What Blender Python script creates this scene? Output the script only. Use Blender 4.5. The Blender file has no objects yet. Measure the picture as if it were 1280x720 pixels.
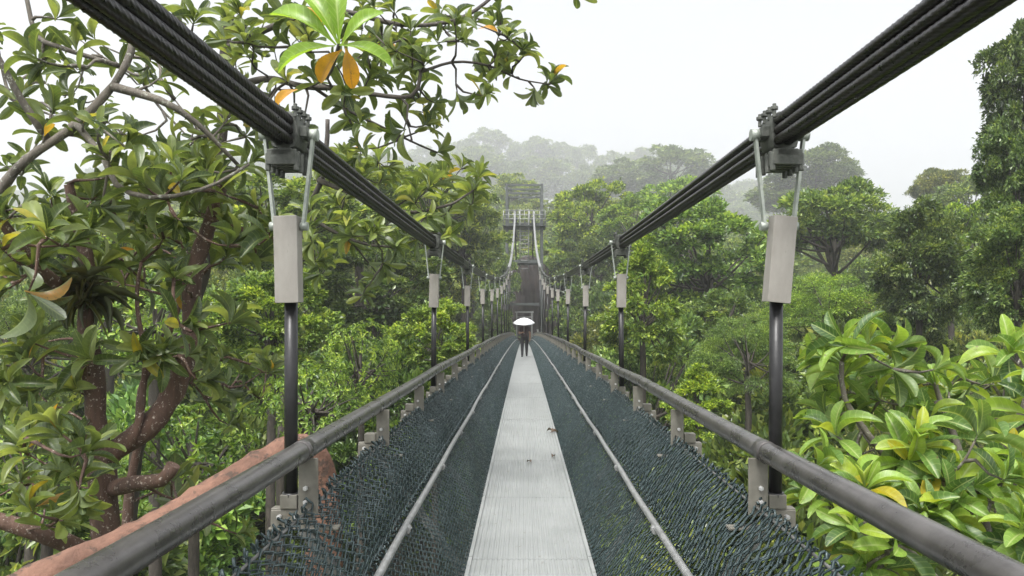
import bpy, bmesh, math, random
import numpy as np
from mathutils import Vector, Matrix, Quaternion

random.seed(7)
RNG = np.random.default_rng(11)
S = bpy.context.scene
COL = S.collection
R = math.radians

# ------------------------------------------------------------------ camera frame
F = 928.0                      # focal length in photo pixels (1280 wide)
VX, VY = 655.0, 396.0          # where the bridge axis meets the horizon
CX, CZ = -0.04, 1.6            # eye position above the deck


def at(px, py, d):
    return Vector((CX + (px - VX) / F * d, d, CZ + (VY - py) / F * d))


# ------------------------------------------------------------------ bridge profile
BAY, D0, STEP = 5.1, 3.22, 1.7
XC = 1.06                      # cables and hangers
XR = 1.0                       # hand rails
Y_BACK, Y_END = -12.1, 86.0


def deck_z(y):
    return -0.0002 * y * y if y > 0 else -0.0001 * y * y


def deck_slope(y):
    return -0.0004 * y if y > 0 else -0.0002 * y


def cable_z(y):
    return 2.385 + 0.000736 * y * y + 1.09e-7 * y ** 4


# ------------------------------------------------------------------ mesh building
class MB:
    def __init__(s):
        s.v, s.f, s.n = [], {}, 0
        s.uv = []
        s.sm = {}

    def add(s, v, f, smooth=False, uv=None):
        v = np.asarray(v, dtype=np.float32).reshape(-1, 3)
        if uv is not None:
            s.uv.append((s.n, uv))
        if isinstance(f, np.ndarray):
            s.f.setdefault((f.shape[1], smooth), []).append(f.astype(np.int64) + s.n)
        else:
            by = {}
            for q in f:
                by.setdefault(len(q), []).append(q)
            for k, q in by.items():
                s.f.setdefault((k, smooth), []).append(np.array(q, dtype=np.int64) + s.n)
        s.v.append(v)
        s.n += len(v)
        return s

    def box(s, c, size, rot=None):
        h = np.array(size) / 2
        p = np.array([[x, y, z] for x in (-1, 1) for y in (-1, 1) for z in (-1, 1)]) * h
        if rot is not None:
            p = p @ np.array(rot).T
        p = p + np.array(c)
        return s.add(p, [(0, 1, 3, 2), (4, 6, 7, 5), (0, 4, 5, 1), (2, 3, 7, 6), (0, 2, 6, 4), (1, 5, 7, 3)])

    def bar(s, a, b, w, t, up=(0, 0, 1)):
        """rectangular bar from a to b, w across, t along the 'up' side"""
        a, b = Vector(a), Vector(b)
        d = (b - a)
        L = d.length
        d.normalize()
        u = Vector(up)
        x = d.cross(u)
        if x.length < 1e-4:
            x = d.cross(Vector((1, 0, 0)))
        x.normalize()
        z = x.cross(d)
        m = Matrix((x, d, z)).transposed()
        return s.box((a + b) / 2, (w, L, t), m)

    def tube(s, pts, rad, sides=8, caps=True, smooth=True, lobes=0, lobe=0.0, twist=0.0):
        P = np.array([list(p) for p in pts], dtype=float)
        n = len(P)
        rad = np.full(n, rad, dtype=float) if np.isscalar(rad) else np.array(rad, dtype=float)
        T = np.gradient(P, axis=0)
        T /= np.linalg.norm(T, axis=1)[:, None] + 1e-12
        ref = np.array([0, 0, 1.0]) if abs(T[:, 2]).mean() < 0.8 else np.array([1.0, 0, 0])
        u = ref - (T[0] @ ref) * T[0]
        u /= np.linalg.norm(u)
        U = [u]
        for i in range(1, n):
            u = U[-1] - (T[i] @ U[-1]) * T[i]
            u /= np.linalg.norm(u) + 1e-12
            U.append(u)
        U = np.array(U)
        W = np.cross(T, U)
        ang = np.linspace(0, 2 * math.pi, sides, endpoint=False)
        rr = np.ones(sides)
        if lobes:
            rr = 1 + lobe * np.cos(lobes * ang)
        arc = np.concatenate([[0], np.cumsum(np.linalg.norm(np.diff(P, axis=0), axis=1))])
        A = ang[None, :] + (arc * twist)[:, None]
        V = P[:, None, :] + (rad[:, None] * rr[None, :])[:, :, None] * (
            np.cos(A)[:, :, None] * U[:, None, :] + np.sin(A)[:, :, None] * W[:, None, :])
        i = np.arange(n - 1)[:, None] * sides
        j = np.arange(sides)[None, :]
        j2 = (j + 1) % sides
        q = np.stack([i + j, i + j2, i + sides + j2, i + sides + j], axis=-1).reshape(-1, 4)
        base = s.n
        s.add(V.reshape(-1, 3), q, smooth)
        if caps:
            s.f.setdefault((sides, False), []).append(np.array([list(range(sides))[::-1]], dtype=np.int64) + base)
            s.f.setdefault((sides, False), []).append(np.array([list(range(sides))], dtype=np.int64) + base + (n - 1) * sides)
        return s

    def build(s, name, mat, parent=None, loc=None, bevel=0.0):
        me = bpy.data.meshes.new(name)
        V = np.concatenate(s.v)
        me.vertices.add(len(V))
        me.vertices.foreach_set('co', V.ravel())
        loops, starts, smooth = [], [], []
        tot = 0
        for (k, sm), fs in s.f.items():
            a = np.concatenate(fs)
            loops.append(a.ravel())
            starts.append(tot + np.arange(len(a)) * k)
            smooth.append(np.full(len(a), sm))
            tot += a.size
        L = np.concatenate(loops).astype(np.int32)
        st = np.concatenate(starts).astype(np.int32)
        sm = np.concatenate(smooth).astype(bool)
        me.loops.add(len(L))
        me.loops.foreach_set('vertex_index', L)
        me.polygons.add(len(st))
        me.polygons.foreach_set('loop_start', st)
        me.polygons.foreach_set('use_smooth', sm)
        me.update(calc_edges=True)
        if s.uv:
            A = np.zeros((len(V), 3), dtype=np.float32)
            A[:, 0] = 5
            for n0, uv in s.uv:
                A[n0:n0 + len(uv)] = uv
            at_ = me.attributes.new('blade', 'FLOAT_VECTOR', 'POINT')
            at_.data.foreach_set('vector', A.ravel())
        if mat is not None:
            for m in (mat if isinstance(mat, (list, tuple)) else [mat]):
                me.materials.append(m)
        o = bpy.data.objects.new(name, me)
        COL.objects.link(o)
        if parent is not None:
            o.parent = parent
        if loc is not None:
            o.location = loc
        if bevel:
            b = o.modifiers.new('bevel', 'BEVEL')
            b.width, b.segments, b.limit_method = bevel, 2, 'ANGLE'
        return o


def tag(o, label=None, cat=None, group=None, kind=None):
    if label:
        o['label'] = label
    if cat:
        o['category'] = cat
    if group:
        o['group'] = group
    if kind:
        o['kind'] = kind
    return o


def empty(name, loc=(0, 0, 0)):
    o = bpy.data.objects.new(name, None)
    COL.objects.link(o)
    o.location = loc
    o.empty_display_size = 0.3
    return o


def dup(o, parent=None, loc=None, rot=None):
    c = o.copy()
    COL.objects.link(c)
    c.parent = parent
    if loc is not None:
        c.location = loc
    if rot is not None:
        c.rotation_euler = rot
    return c


# ------------------------------------------------------------------ materials
def nt(name):
    m = bpy.data.materials.new(name)
    m.use_nodes = True
    t = m.node_tree
    t.nodes.clear()
    out = t.nodes.new('ShaderNodeOutputMaterial')
    return m, t, out


def N(t, typ, **kw):
    n = t.nodes.new(typ)
    for k, v in kw.items():
        if k in n.inputs:
            n.inputs[k].default_value = v
        else:
            setattr(n, k, v)
    return n


def ramp(t, fac, stops):
    r = t.nodes.new('ShaderNodeValToRGB')
    e = r.color_ramp.elements
    while len(e) < len(stops):
        e.new(0.5)
    for el, (p, c) in zip(e, stops):
        el.position = p
        el.color = (*c, 1)
    t.links.new(fac, r.inputs[0])
    return r.outputs[0]


def metal(name, c1, c2, rough=0.4, metallic=0.5, scale=9.0, bump=0.15, spots=None, stretch=(1, 1, 1), coord='Object'):
    m, t, out = nt(name)
    tc = N(t, 'ShaderNodeTexCoord')
    mp = N(t, 'ShaderNodeMapping')
    mp.inputs['Scale'].default_value = stretch
    t.links.new(tc.outputs[coord], mp.inputs[0])
    nz = N(t, 'ShaderNodeTexNoise', Scale=scale, Detail=6.0, Roughness=0.65)
    t.links.new(mp.outputs[0], nz.inputs['Vector'])
    col = ramp(t, nz.outputs[0], [(0.32, c1), (0.68, c2)])
    b = N(t, 'ShaderNodeBsdfPrincipled', Metallic=metallic)
    if spots:
        n2 = N(t, 'ShaderNodeTexNoise', Scale=spots[1], Detail=4.0, Roughness=0.7)
        t.links.new(mp.outputs[0], n2.inputs['Vector'])
        f2 = ramp(t, n2.outputs[0], [(spots[2], (0, 0, 0)), (spots[2] + 0.06, (1, 1, 1))])
        mx = N(t, 'ShaderNodeMixRGB')
        t.links.new(f2, mx.inputs[0])
        t.links.new(col, mx.inputs[1])
        mx.inputs[2].default_value = (*spots[0], 1)
        col = mx.outputs[0]
    t.links.new(col, b.inputs['Base Color'])
    rr = N(t, 'ShaderNodeMapRange')
    rr.inputs['To Min'].default_value = max(0.05, rough - 0.13)
    rr.inputs['To Max'].default_value = rough + 0.15
    t.links.new(nz.outputs[0], rr.inputs[0])
    t.links.new(rr.outputs[0], b.inputs['Roughness'])
    if bump:
        bp = N(t, 'ShaderNodeBump', Strength=bump, Distance=0.01)
        n3 = N(t, 'ShaderNodeTexNoise', Scale=scale * 5, Detail=5.0)
        t.links.new(mp.outputs[0], n3.inputs['Vector'])
        t.links.new(n3.outputs[0], bp.inputs['Height'])
        t.links.new(bp.outputs[0], b.inputs['Normal'])
    t.links.new(b.outputs[0], out.inputs[0])
    return m


def leaf_mat(name, stops, transl=0.3, rough=0.38, back=(0.09, 0.12, 0.06), tint=True, big=False, veins=None):
    m, t, out = nt(name)
    g = N(t, 'ShaderNodeNewGeometry')
    col = ramp(t, g.outputs['Random Per Island'], stops)
    if tint:
        oi = N(t, 'ShaderNodeObjectInfo')
        mu = N(t, 'ShaderNodeMixRGB', blend_type='MULTIPLY')
        mu.inputs[0].default_value = 1
        t.links.new(col, mu.inputs[1])
        t.links.new(oi.outputs['Color'], mu.inputs[2])
        col = mu.outputs[0]
    # blotches within a leaf
    tc = N(t, 'ShaderNodeTexCoord')
    nz = N(t, 'ShaderNodeTexNoise', Scale=14.0, Detail=4.0)
    t.links.new(tc.outputs['Object'], nz.inputs['Vector'])
    v = ramp(t, nz.outputs[0], [(0.3, (0.72, 0.74, 0.7)), (0.7, (1.2, 1.18, 1.1))])
    if big:
        nb = N(t, 'ShaderNodeTexNoise', Scale=0.55, Detail=3.0)
        t.links.new(tc.outputs['Object'], nb.inputs['Vector'])
        v = ramp(t, nb.outputs[0], [(0.32, (0.6, 0.66, 0.72)), (0.5, (1, 1, 1)), (0.68, (1.45, 1.32, .95))])
    m2 = N(t, 'ShaderNodeMixRGB', blend_type='MULTIPLY')
    m2.inputs[0].default_value = 1
    t.links.new(col, m2.inputs[1])
    t.links.new(v, m2.inputs[2])
    col = m2.outputs[0]
    if veins:
        at_ = N(t, 'ShaderNodeAttribute', attribute_name='blade')
        sp = N(t, 'ShaderNodeSeparateXYZ')
        t.links.new(at_.outputs['Vector'], sp.inputs[0])

        def mth(op, a, b=None):
            k = N(t, 'ShaderNodeMath', operation=op)
            for i, q in enumerate((a, b)):
                if q is None:
                    continue
                if isinstance(q, (int, float)):
                    k.inputs[i].default_value = q
                else:
                    t.links.new(q, k.inputs[i])
            return k.outputs[0]
        ax = mth('ABSOLUTE', sp.outputs[0])
        rib = ramp(t, ax, [(0.05, (.75, .75, .75)), (0.13, (0, 0, 0))])
        ph = mth('SUBTRACT', mth('MULTIPLY', sp.outputs[1], 9.0), mth('MULTIPLY', ax, 1.3))
        side = ramp(t, mth('ABSOLUTE', mth('SUBTRACT', mth('FRACT', ph), 0.5)), [(0.03, (.28, .28, .28)), (0.12, (0, 0, 0))])
        fac = mth('MAXIMUM', rib, side)
        mv = N(t, 'ShaderNodeMixRGB')
        t.links.new(fac, mv.inputs[0])
        t.links.new(col, mv.inputs[1])
        mv.inputs[2].default_value = (*veins, 1)
        col = mv.outputs[0]
        n4 = N(t, 'ShaderNodeTexNoise', Scale=26.0, Detail=5.0, Roughness=.7)
        t.links.new(tc.outputs['Object'], n4.inputs['Vector'])
        edge = mth('MULTIPLY', mth('POWER', ax, 3.0), 0.07)
        br_ = ramp(t, mth('ADD', n4.outputs[0], edge), [(0.665, (0, 0, 0)), (0.70, (.85, .85, .85))])
        mw = N(t, 'ShaderNodeMixRGB')
        t.links.new(br_, mw.inputs[0])
        t.links.new(col, mw.inputs[1])
        mw.inputs[2].default_value = (.16, .11, .05, 1)
        col = mw.outputs[0]
    bk = N(t, 'ShaderNodeMixRGB')
    fb = N(t, 'ShaderNodeMath', operation='MULTIPLY')
    fb.inputs[1].default_value = 0.55
    t.links.new(g.outputs['Backfacing'], fb.inputs[0])
    t.links.new(fb.outputs[0], bk.inputs[0])
    t.links.new(col, bk.inputs[1])
    bk.inputs[2].default_value = (*back, 1)
    b = N(t, 'ShaderNodeBsdfPrincipled', Roughness=rough)
    t.links.new(bk.outputs[0], b.inputs['Base Color'])
    tr = N(t, 'ShaderNodeBsdfTranslucent')
    br = N(t, 'ShaderNodeMixRGB', blend_type='MULTIPLY')
    br.inputs[0].default_value = 1
    t.links.new(col, br.inputs[1])
    br.inputs[2].default_value = (1.9, 1.8, 0.9, 1)
    t.links.new(br.outputs[0], tr.inputs[0])
    ms = N(t, 'ShaderNodeMixShader')
    ms.inputs[0].default_value = transl
    t.links.new(b.outputs[0], ms.inputs[1])
    t.links.new(tr.outputs[0], ms.inputs[2])
    t.links.new(ms.outputs[0], out.inputs[0])
    return m


def bark_mat(name, c1, c2, spot=None, sthr=0.62, scale=6.0, stretch=(1, 1, 0.25), sscale=22.0):
    m, t, out = nt(name)
    tc = N(t, 'ShaderNodeTexCoord')
    mp = N(t, 'ShaderNodeMapping')
    mp.inputs['Scale'].default_value = stretch
    t.links.new(tc.outputs['Object'], mp.inputs[0])
    nz = N(t, 'ShaderNodeTexNoise', Scale=scale, Detail=8.0, Roughness=0.7, Distortion=0.6)
    t.links.new(mp.outputs[0], nz.inputs['Vector'])
    col = ramp(t, nz.outputs[0], [(0.3, c1), (0.7, c2)])
    if spot:
        n2 = N(t, 'ShaderNodeTexNoise', Scale=sscale, Detail=5.0, Roughness=0.75)
        t.links.new(tc.outputs['Object'], n2.inputs['Vector'])
        f2 = ramp(t, n2.outputs[0], [(sthr, (0, 0, 0)), (sthr + 0.05, (1, 1, 1))])
        mx = N(t, 'ShaderNodeMixRGB')
        t.links.new(f2, mx.inputs[0])
        t.links.new(col, mx.inputs[1])
        mx.inputs[2].default_value = (*spot, 1)
        col = mx.outputs[0]
    b = N(t, 'ShaderNodeBsdfPrincipled', Roughness=0.75)
    t.links.new(col, b.inputs['Base Color'])
    n3 = N(t, 'ShaderNodeTexNoise', Scale=scale * 4, Detail=8.0, Roughness=0.7)
    t.links.new(mp.outputs[0], n3.inputs['Vector'])
    bp = N(t, 'ShaderNodeBump', Strength=0.7, Distance=0.03)
    t.links.new(n3.outputs[0], bp.inputs['Height'])
    t.links.new(bp.outputs[0], b.inputs['Normal'])
    t.links.new(b.outputs[0], out.inputs[0])
    return m


def plain(name, c, rough=0.6, metallic=0.0, var=0.15, scale=20):
    return metal(name, tuple(x * (1 - var) for x in c), tuple(min(1, x * (1 + var)) for x in c), rough, metallic, scale, 0.05)


M = {}
M['deck'] = metal('deck_aluminium', (0.27, 0.284, 0.276), (0.37, 0.385, 0.375), 0.36, 0.25, 2.2, 0.1,
                  spots=((0.22, 0.22, 0.195), 9.0, 0.63), coord='Object')
M['rail'] = metal('handrail_steel', (0.065, 0.062, 0.059), (0.15, 0.142, 0.136), 0.28, 0.5, 5.0, 0.12)
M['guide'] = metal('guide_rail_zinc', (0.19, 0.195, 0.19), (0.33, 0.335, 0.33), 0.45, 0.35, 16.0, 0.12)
M['cable'] = metal('cable_wire', (0.004, 0.004, 0.004), (0.016, 0.012, 0.011), 0.3, 0.0, 30.0, 0.12)
M['zinc'] = metal('galvanised_green_grey', (0.24, 0.27, 0.24), (0.42, 0.45, 0.40), 0.5, 0.3, 14.0, 0.12)
M['clamp'] = metal('clamp_iron', (0.05, 0.055, 0.047), (0.14, 0.148, 0.13), 0.55, 0.35, 18.0, 0.2)
M['cover'] = metal('cover_paint', (0.24, 0.225, 0.20), (0.30, 0.285, 0.255), 0.4, 0.0, 7.0, 0.08,
                   spots=((0.19, 0.175, 0.15), 9.0, 0.64), stretch=(2, 2, .8))
M['rod'] = metal('rod_black', (0.012, 0.012, 0.013), (0.03, 0.03, 0.03), 0.35, 0.2, 8.0, 0.1)
M['bracket'] = metal('bracket_grey', (0.12, 0.115, 0.095), (0.21, 0.20, 0.17), 0.5, 0.2, 8.0, 0.1,
                     spots=((0.16, 0.11, 0.07), 10.0, 0.64))
M['bolt'] = metal('bolt_zinc', (0.5, 0.5, 0.5), (0.7, 0.7, 0.7), 0.35, 0.6, 20.0, 0.0)
M['net'] = metal('net_coated_wire', (0.02, 0.036, 0.038), (0.08, 0.112, 0.115), 0.25, 0.15, 25.0, 0.0)
M['frame'] = metal('support_frame_steel', (0.10, 0.105, 0.10), (0.2, 0.2, 0.19), 0.5, 0.4, 8.0, 0.1)
M['tower'] = metal('tower_steel', (0.06, 0.07, 0.066), (0.10, 0.112, 0.106), 0.55, 0.3, 2.0, 0.0)
M['tower_light'] = metal('tower_zinc', (0.2, 0.21, 0.2), (0.3, 0.31, 0.29), 0.5, 0.3, 2.0, 0.0)

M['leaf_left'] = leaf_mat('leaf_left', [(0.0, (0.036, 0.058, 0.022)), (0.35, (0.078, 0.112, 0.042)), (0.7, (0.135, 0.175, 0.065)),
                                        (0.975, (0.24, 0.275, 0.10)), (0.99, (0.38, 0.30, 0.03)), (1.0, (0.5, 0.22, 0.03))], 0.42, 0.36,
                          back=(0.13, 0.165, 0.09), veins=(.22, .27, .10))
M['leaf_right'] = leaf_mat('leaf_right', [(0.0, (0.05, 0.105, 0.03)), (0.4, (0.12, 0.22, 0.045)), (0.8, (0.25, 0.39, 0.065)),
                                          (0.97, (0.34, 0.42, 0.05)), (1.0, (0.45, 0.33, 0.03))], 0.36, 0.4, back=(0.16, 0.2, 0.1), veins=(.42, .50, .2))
M['leaf_orange'] = leaf_mat('leaf_orange', [(0, (0.55, 0.24, 0.02)), (1, (0.62, 0.34, 0.03))], 0.35, 0.4, back=(0.5, 0.26, 0.05), tint=False, veins=(.45, .22, .05))
M['leaf_lime'] = leaf_mat('leaf_lime', [(0, (0.16, 0.30, 0.03)), (1, (0.26, 0.42, 0.05))], 0.4, 0.35, back=(0.2, 0.3, 0.06), tint=False, veins=(.42, .55, .18))
M['leaf_mid'] = leaf_mat('leaf_mid', [(0.0, (0.03, 0.055, 0.018)), (0.35, (0.09, 0.142, 0.048)), (0.7, (0.17, 0.24, 0.08)),
                                      (1.0, (0.32, 0.37, 0.14))], 0.36, 0.3, big=True)
M['fern'] = leaf_mat('fern_leaf', [(0.0, (0.03, 0.025, 0.012)), (0.5, (0.06, 0.055, 0.02)), (1.0, (0.12, 0.13, 0.04))], 0.2, 0.5)
M['bark_red'] = bark_mat('bark_red', (0.045, 0.027, 0.021), (0.165, 0.095, 0.067), (0.50, 0.44, 0.38), 0.585, sscale=34.0)
M['bark_grey'] = bark_mat('bark_grey', (0.055, 0.048, 0.04), (0.21, 0.185, 0.15), (0.33, 0.34, 0.28), 0.58, sscale=28.0)
M['bark_orange'] = bark_mat('bark_orange', (0.10, 0.05, 0.033), (0.29, 0.155, 0.105), (0.075, 0.048, 0.035), 0.55, stretch=(1, 1, 1), sscale=9)
M['bark_dark'] = bark_mat('bark_dark', (0.03, 0.026, 0.022), (0.10, 0.085, 0.07), (0.24, 0.24, 0.2), 0.64)
M['ground'] = bark_mat('forest_floor', (0.018, 0.02, 0.01), (0.05, 0.06, 0.025), (0.05, 0.09, 0.03), 0.55, scale=0.6, stretch=(1, 1, 1), sscale=2.0)
M['earth'] = bark_mat('earth_bank', (0.012, 0.009, 0.007), (0.036, 0.023, 0.018), (0.04, 0.055, 0.025), 0.62, scale=1.2, stretch=(1, 1, 0.5), sscale=2.5)

for _n in M['cable'].node_tree.nodes:
    if _n.type == 'BSDF_PRINCIPLED':
        _n.inputs['Specular IOR Level'].default_value = 0.5
# ------------------------------------------------------------------ terrain


def sstep(a, b, x):
    t = np.clip((x - a) / (b - a), 0, 1)
    return t * t * (3 - 2 * t)


def ground_z(x, y):
    x = np.asarray(x, dtype=float)
    y = np.asarray(y, dtype=float)
    z = -24 + 21.5 * sstep(18, 92, y) - 3.0 * sstep(8, 60, np.abs(x)) * (1 - sstep(70, 130, y))
    hill = (34 * sstep(95, 240, y) + 98 * sstep(260, 800, y)) * (0.45 + 0.55 * sstep(90, -10, x))
    z = z + hill + 6 * sstep(20, 90, np.abs(x)) * (1 - sstep(60, 120, y))
    z = z + 0.8 * np.sin(x * 0.21 + 1.3) * np.cos(y * 0.17) + 0.5 * np.sin(x * 0.43 + y * 0.31)
    return z


def make_ground():
    xs = np.concatenate([[-900, -700], np.arange(-550, -200, 50.0), np.arange(-200, 201, 5.0), np.arange(250, 551, 50.0), [700, 900]])
    ys = np.concatenate([[-300, -150, -80], np.arange(-40, 321, 5.0), np.arange(340, 900, 20.0), [1000, 1200]])
    X, Y = np.meshgrid(xs, ys)
    Z = ground_z(X, Y)
    V = np.stack([X, Y, Z], -1).reshape(-1, 3)
    nx, ny = len(xs), len(ys)
    i, j = np.meshgrid(np.arange(nx - 1), np.arange(ny - 1))
    a = (j * nx + i).ravel()
    q = np.stack([a, a + 1, a + nx + 1, a + nx], -1)
    mb = MB()
    mb.add(V, q, True)
    o = mb.build('terrain', M['ground'])
    tag(o, 'dark forest floor falling into the valley below the bridge', 'ground', kind='structure')


make_ground()


def make_bank():
    # cut earth face behind the far tower
    n, k = 26, 18
    V, q = [], []
    rg = np.random.default_rng(5)
    for b in range(k):
        for a in range(n):
            u = a / (n - 1)
            v = b / (k - 1)
            x = -2.6 + 8.6 * u
            top = 9.5 - 6.5 * abs(u - 0.36) ** 1.5 * 1.6
            z = -4 + v * (top + 4)
            y = 90.5 + 4.0 * v ** 1.4 + 5 * abs(u - 0.4) ** 2 + 0.35 * math.sin(a * 1.7 + b * .6) + rg.uniform(-.25, .25)
            V.append((x, y, z))
    for b in range(k - 1):
        for a in range(n - 1):
            i = b * n + a
            q.append((i, i + 1, i + n + 1, i + n))
    # a back so that it is a solid spur of the hill
    base = len(V)
    for a in range(n):
        V.append((V[(k - 1) * n + a][0], 112, V[(k - 1) * n + a][2] - 1))
    for a in range(n - 1):
        i = (k - 1) * n + a
        q.append((i, i + 1, base + a + 1, base + a))
    mb = MB()
    mb.add(V, q, True)
    tag(mb.build('earth_bank_hillside', M['earth']), 'dark brown earth bank behind the steel tower at the far bridge end', 'hillside', kind='structure')


make_bank()

# ------------------------------------------------------------------ bridge
bridge = empty('suspension_bridge', (0, 0, 0))
tag(bridge, 'narrow steel suspension footbridge with grey deck, netted sides and thick black cables', 'bridge')


def make_deck():
    hw = 0.375
    ys = []
    y = Y_BACK
    while y < Y_END + 1e-6:
        ys.append(y)
        y += STEP / 2
    # ridged cross section
    prof = []
    nr = 22
    w = 2 * hw / nr
    for i in range(nr):
        x0 = -hw + i * w
        prof += [(x0 + 0.05 * w, 0.0), (x0 + 0.2 * w, 0.006), (x0 + 0.62 * w, 0.006), (x0 + 0.77 * w, 0.0)]
    prof = [(-hw - 0.03, -0.07), (-hw - 0.03, 0.022), (-hw - 0.006, 0.022), (-hw - 0.004, 0.001)] + prof + \
           [(hw + 0.004, 0.001), (hw + 0.006, 0.022), (hw + 0.03, 0.022), (hw + 0.03, -0.07)]
    n = len(prof)
    mb = MB()
    # panels of 1.7 m with an open joint between them
    for k in range(0, len(ys) - 2, 2):
        a, b, c = ys[k] + 0.005, ys[k + 1], ys[k + 2] - 0.005
        V = [(x, yy, z + deck_z(yy) + 0.0005 * math.sin(k * 7.7)) for yy in (a, b, c) for x, z in prof]
        q = [(r * n + i, r * n + i + 1, (r + 1) * n + i + 1, (r + 1) * n + i) for r in range(2) for i in range(n)
             if i + 1 < n]
        q += [(r * n + n - 1, r * n, (r + 1) * n, (r + 1) * n + n - 1) for r in range(2)]
        mb.add(V, q)
        for cp in (0, 2):
            vv = [(x, (a, b, c)[cp], z + deck_z((a, b, c)[cp]) + 0.0005 * math.sin(k * 7.7)) for x, z in prof]
            mb.add(vv, [tuple(range(n))])
        mb.box((0, c + 0.005, deck_z(c) - 0.03), (2 * hw - .01, 0.10, 0.04))
    o = mb.build('deck', M['deck'], bridge)
    o['label'] = 'pale grey ribbed metal deck in short panels'


make_deck()


def rail_points(x, z, step=1.7, wob=0.006, y0=Y_BACK, y1=Y_END, seed=0):
    rg = random.Random(seed)
    P = []
    y = y0 + (D0 - y0) % step
    P = []
    while y <= y1:
        P.append((x + rg.uniform(-wob, wob), y, z + deck_z(y) + rg.uniform(-wob, wob)))
        y += step
    return P


for sgn in (-1, 1):
    mb = MB()
    P = rail_points(sgn * XR, 1.025, wob=0.012, seed=3 + sgn)
    mb.tube(P, 0.046, 16)
    for p in P[::3]:
        mb.tube([(p[0], p[1] - 0.05, p[2]), (p[0], p[1] + 0.05, p[2])], 0.0485, 16)
    o = mb.build('handrail', M['rail'], bridge)
    mb = MB()
    P = rail_points(sgn * 0.69, 0.45, wob=0.006, seed=8 + sgn, step=0.85)
    mb.tube(P, 0.0195, 10)
    for p in P[1::2]:
        mb.tube([(p[0] - .012 * sgn, p[1] - 0.03, p[2] - .012), (p[0] - .012 * sgn, p[1] + 0.03, p[2] - .012)], 0.022, 8)
    o = mb.build('guide_rail', M['guide'], bridge)
    o['label'] = 'thin pale grey rail running halfway up the net'

# main cables: four twisted ropes bundled two by two
for sgn in (-1, 1):
    mb = MB()
    for ix in (-1, 1):
        for iz in (-1, 0, 1):
            P = []
            y = Y_BACK
            while y < Y_END + 0.2:
                P.append((sgn * XC + ix * 0.0215, y, cable_z(y) + iz * 0.042))
                y += 0.022 if -3 < y < 12 else (0.08 if y < 30 else 0.4)
            near = [p for p in P if -3.1 <= p[1] <= 12.1]
            far = [p for p in P if p[1] >= 12.0]
            bk = [p for p in P if p[1] <= -3.0]
            mb.tube(near, 0.0215, 24, lobes=8, lobe=0.045, twist=24.0)
            mb.tube(far, [0.0215 + 0.013 * min(1, max(0, (p[1] - 20) / 40)) for p in far], 10)
            mb.tube(bk, 0.0215, 10)
    mb.build('main_cable', M['cable'], bridge)

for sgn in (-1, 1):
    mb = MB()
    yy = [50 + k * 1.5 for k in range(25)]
    mb.tube([(sgn * XC, y, cable_z(y)) for y in yy if y < Y_END + .2], 0.105, 12)  # added tube, its pale colour paints the reflection on the wet cable
    o = mb.build('cable_sheen_tube', M['guide'], bridge)
    o['label'] = 'added pale tube imitating wet sheen on the cable where it climbs to the tower'

# chain-link side nets: one mesh for each side, copied per bay


def zigzag_panel(p_top, p_bot, length, pitch, cell, wire, depth, bulge, seed, ends=0.035):
    """chain-link panel: zigzag wires running from p_top to p_bot (x,z), repeated along y"""
    rg = np.random.default_rng(seed)
    a = np.array([p_top[0], 0, p_top[1]])
    b = np.array([p_bot[0], 0, p_bot[1]])
    L = np.linalg.norm(b - a)
    d = (b - a) / L
    nrm = np.cross(d, np.array([0, 1.0, 0]))
    n = int(L / (cell / 2)) + 1
    nw = int(length / pitch)
    mb = MB()
    tt = np.arange(n) * (cell / 2) / L
    for w in range(nw):
        y0 = -length / 2 + (w + 0.5) * pitch
        zz = np.where((np.arange(n) + w) % 2 == 0, -0.5, 0.5) * pitch * 1.08
        oo = np.where((np.arange(n) + w) % 2 == 0, -1, 1) * depth
        jit = rg.normal(0, 0.0022, (n, 3))
        bl = bulge * np.sin(tt * math.pi) * (1 + .35 * math.sin(y0 * 3.1 + seed)) + .006 * np.sin(y0 * 2.4 + tt * 9)
        P = a + (tt * L)[:, None] * d + np.outer(zz + y0, [0, 1, 0]) + (oo + bl)[:, None] * nrm + jit
        # loose twisted end on top
        e = P[0] - d * ends * rg.uniform(0.5, 1.3) + np.array([rg.uniform(-.01, .01), rg.uniform(-.02, .02), 0])
        e2 = P[0] - d * ends * .45 + np.array([0, -zz[0] * .7, 0])
        mb.tube(np.vstack([e[None], e2[None], P]), wire, 4, caps=False, smooth=True)
    return mb


net_upper = {}
for sgn in (-1, 1):
    mb = zigzag_panel((sgn * 0.960, 0.785), (sgn * 0.735, 0.435), BAY, 0.052, 0.062, 0.0058, 0.009, -0.02 * sgn, 5 + sgn)
    o = mb.build('side_net', M['net'], bridge)
    mb = zigzag_panel((sgn * 0.735, 0.435), (sgn * 0.41, -0.02), BAY, 0.040, 0.048, 0.0050, 0.006, -0.015 * sgn, 25 + sgn, ends=.015)
    o3 = mb.build('lower_net', M['net'], o)
    mb = zigzag_panel((sgn * 0.985, 0.775), (sgn * 0.765, 0.42), BAY, 0.046, 0.055, 0.0055, 0.008, -0.03 * sgn, 45 + sgn, ends=.02)
    o4 = mb.build('outer_net', M['net'], o)
    net_upper[sgn] = (o, o3, o4)

bays = []
y = D0 - 3 * BAY
while y + BAY <= Y_END + 1:
    bays.append(y + BAY / 2)
    y += BAY
for sgn in (-1, 1):
    for i, yc in enumerate(bays):
        src = net_upper[sgn]
        root = src[0] if i == 0 else dup(src[0], bridge)
        if i > 0:
            dup(src[1], root)
            dup(src[2], root)
        root.location = (0, yc, deck_z(yc))
        root.rotation_euler = (math.atan(deck_slope(yc)), 0, 0)

# stations: U frames and rail brackets
stations = []
y = D0 - 5 * STEP
while y < Y_END:
    stations.append(y)
    y += STEP


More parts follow.
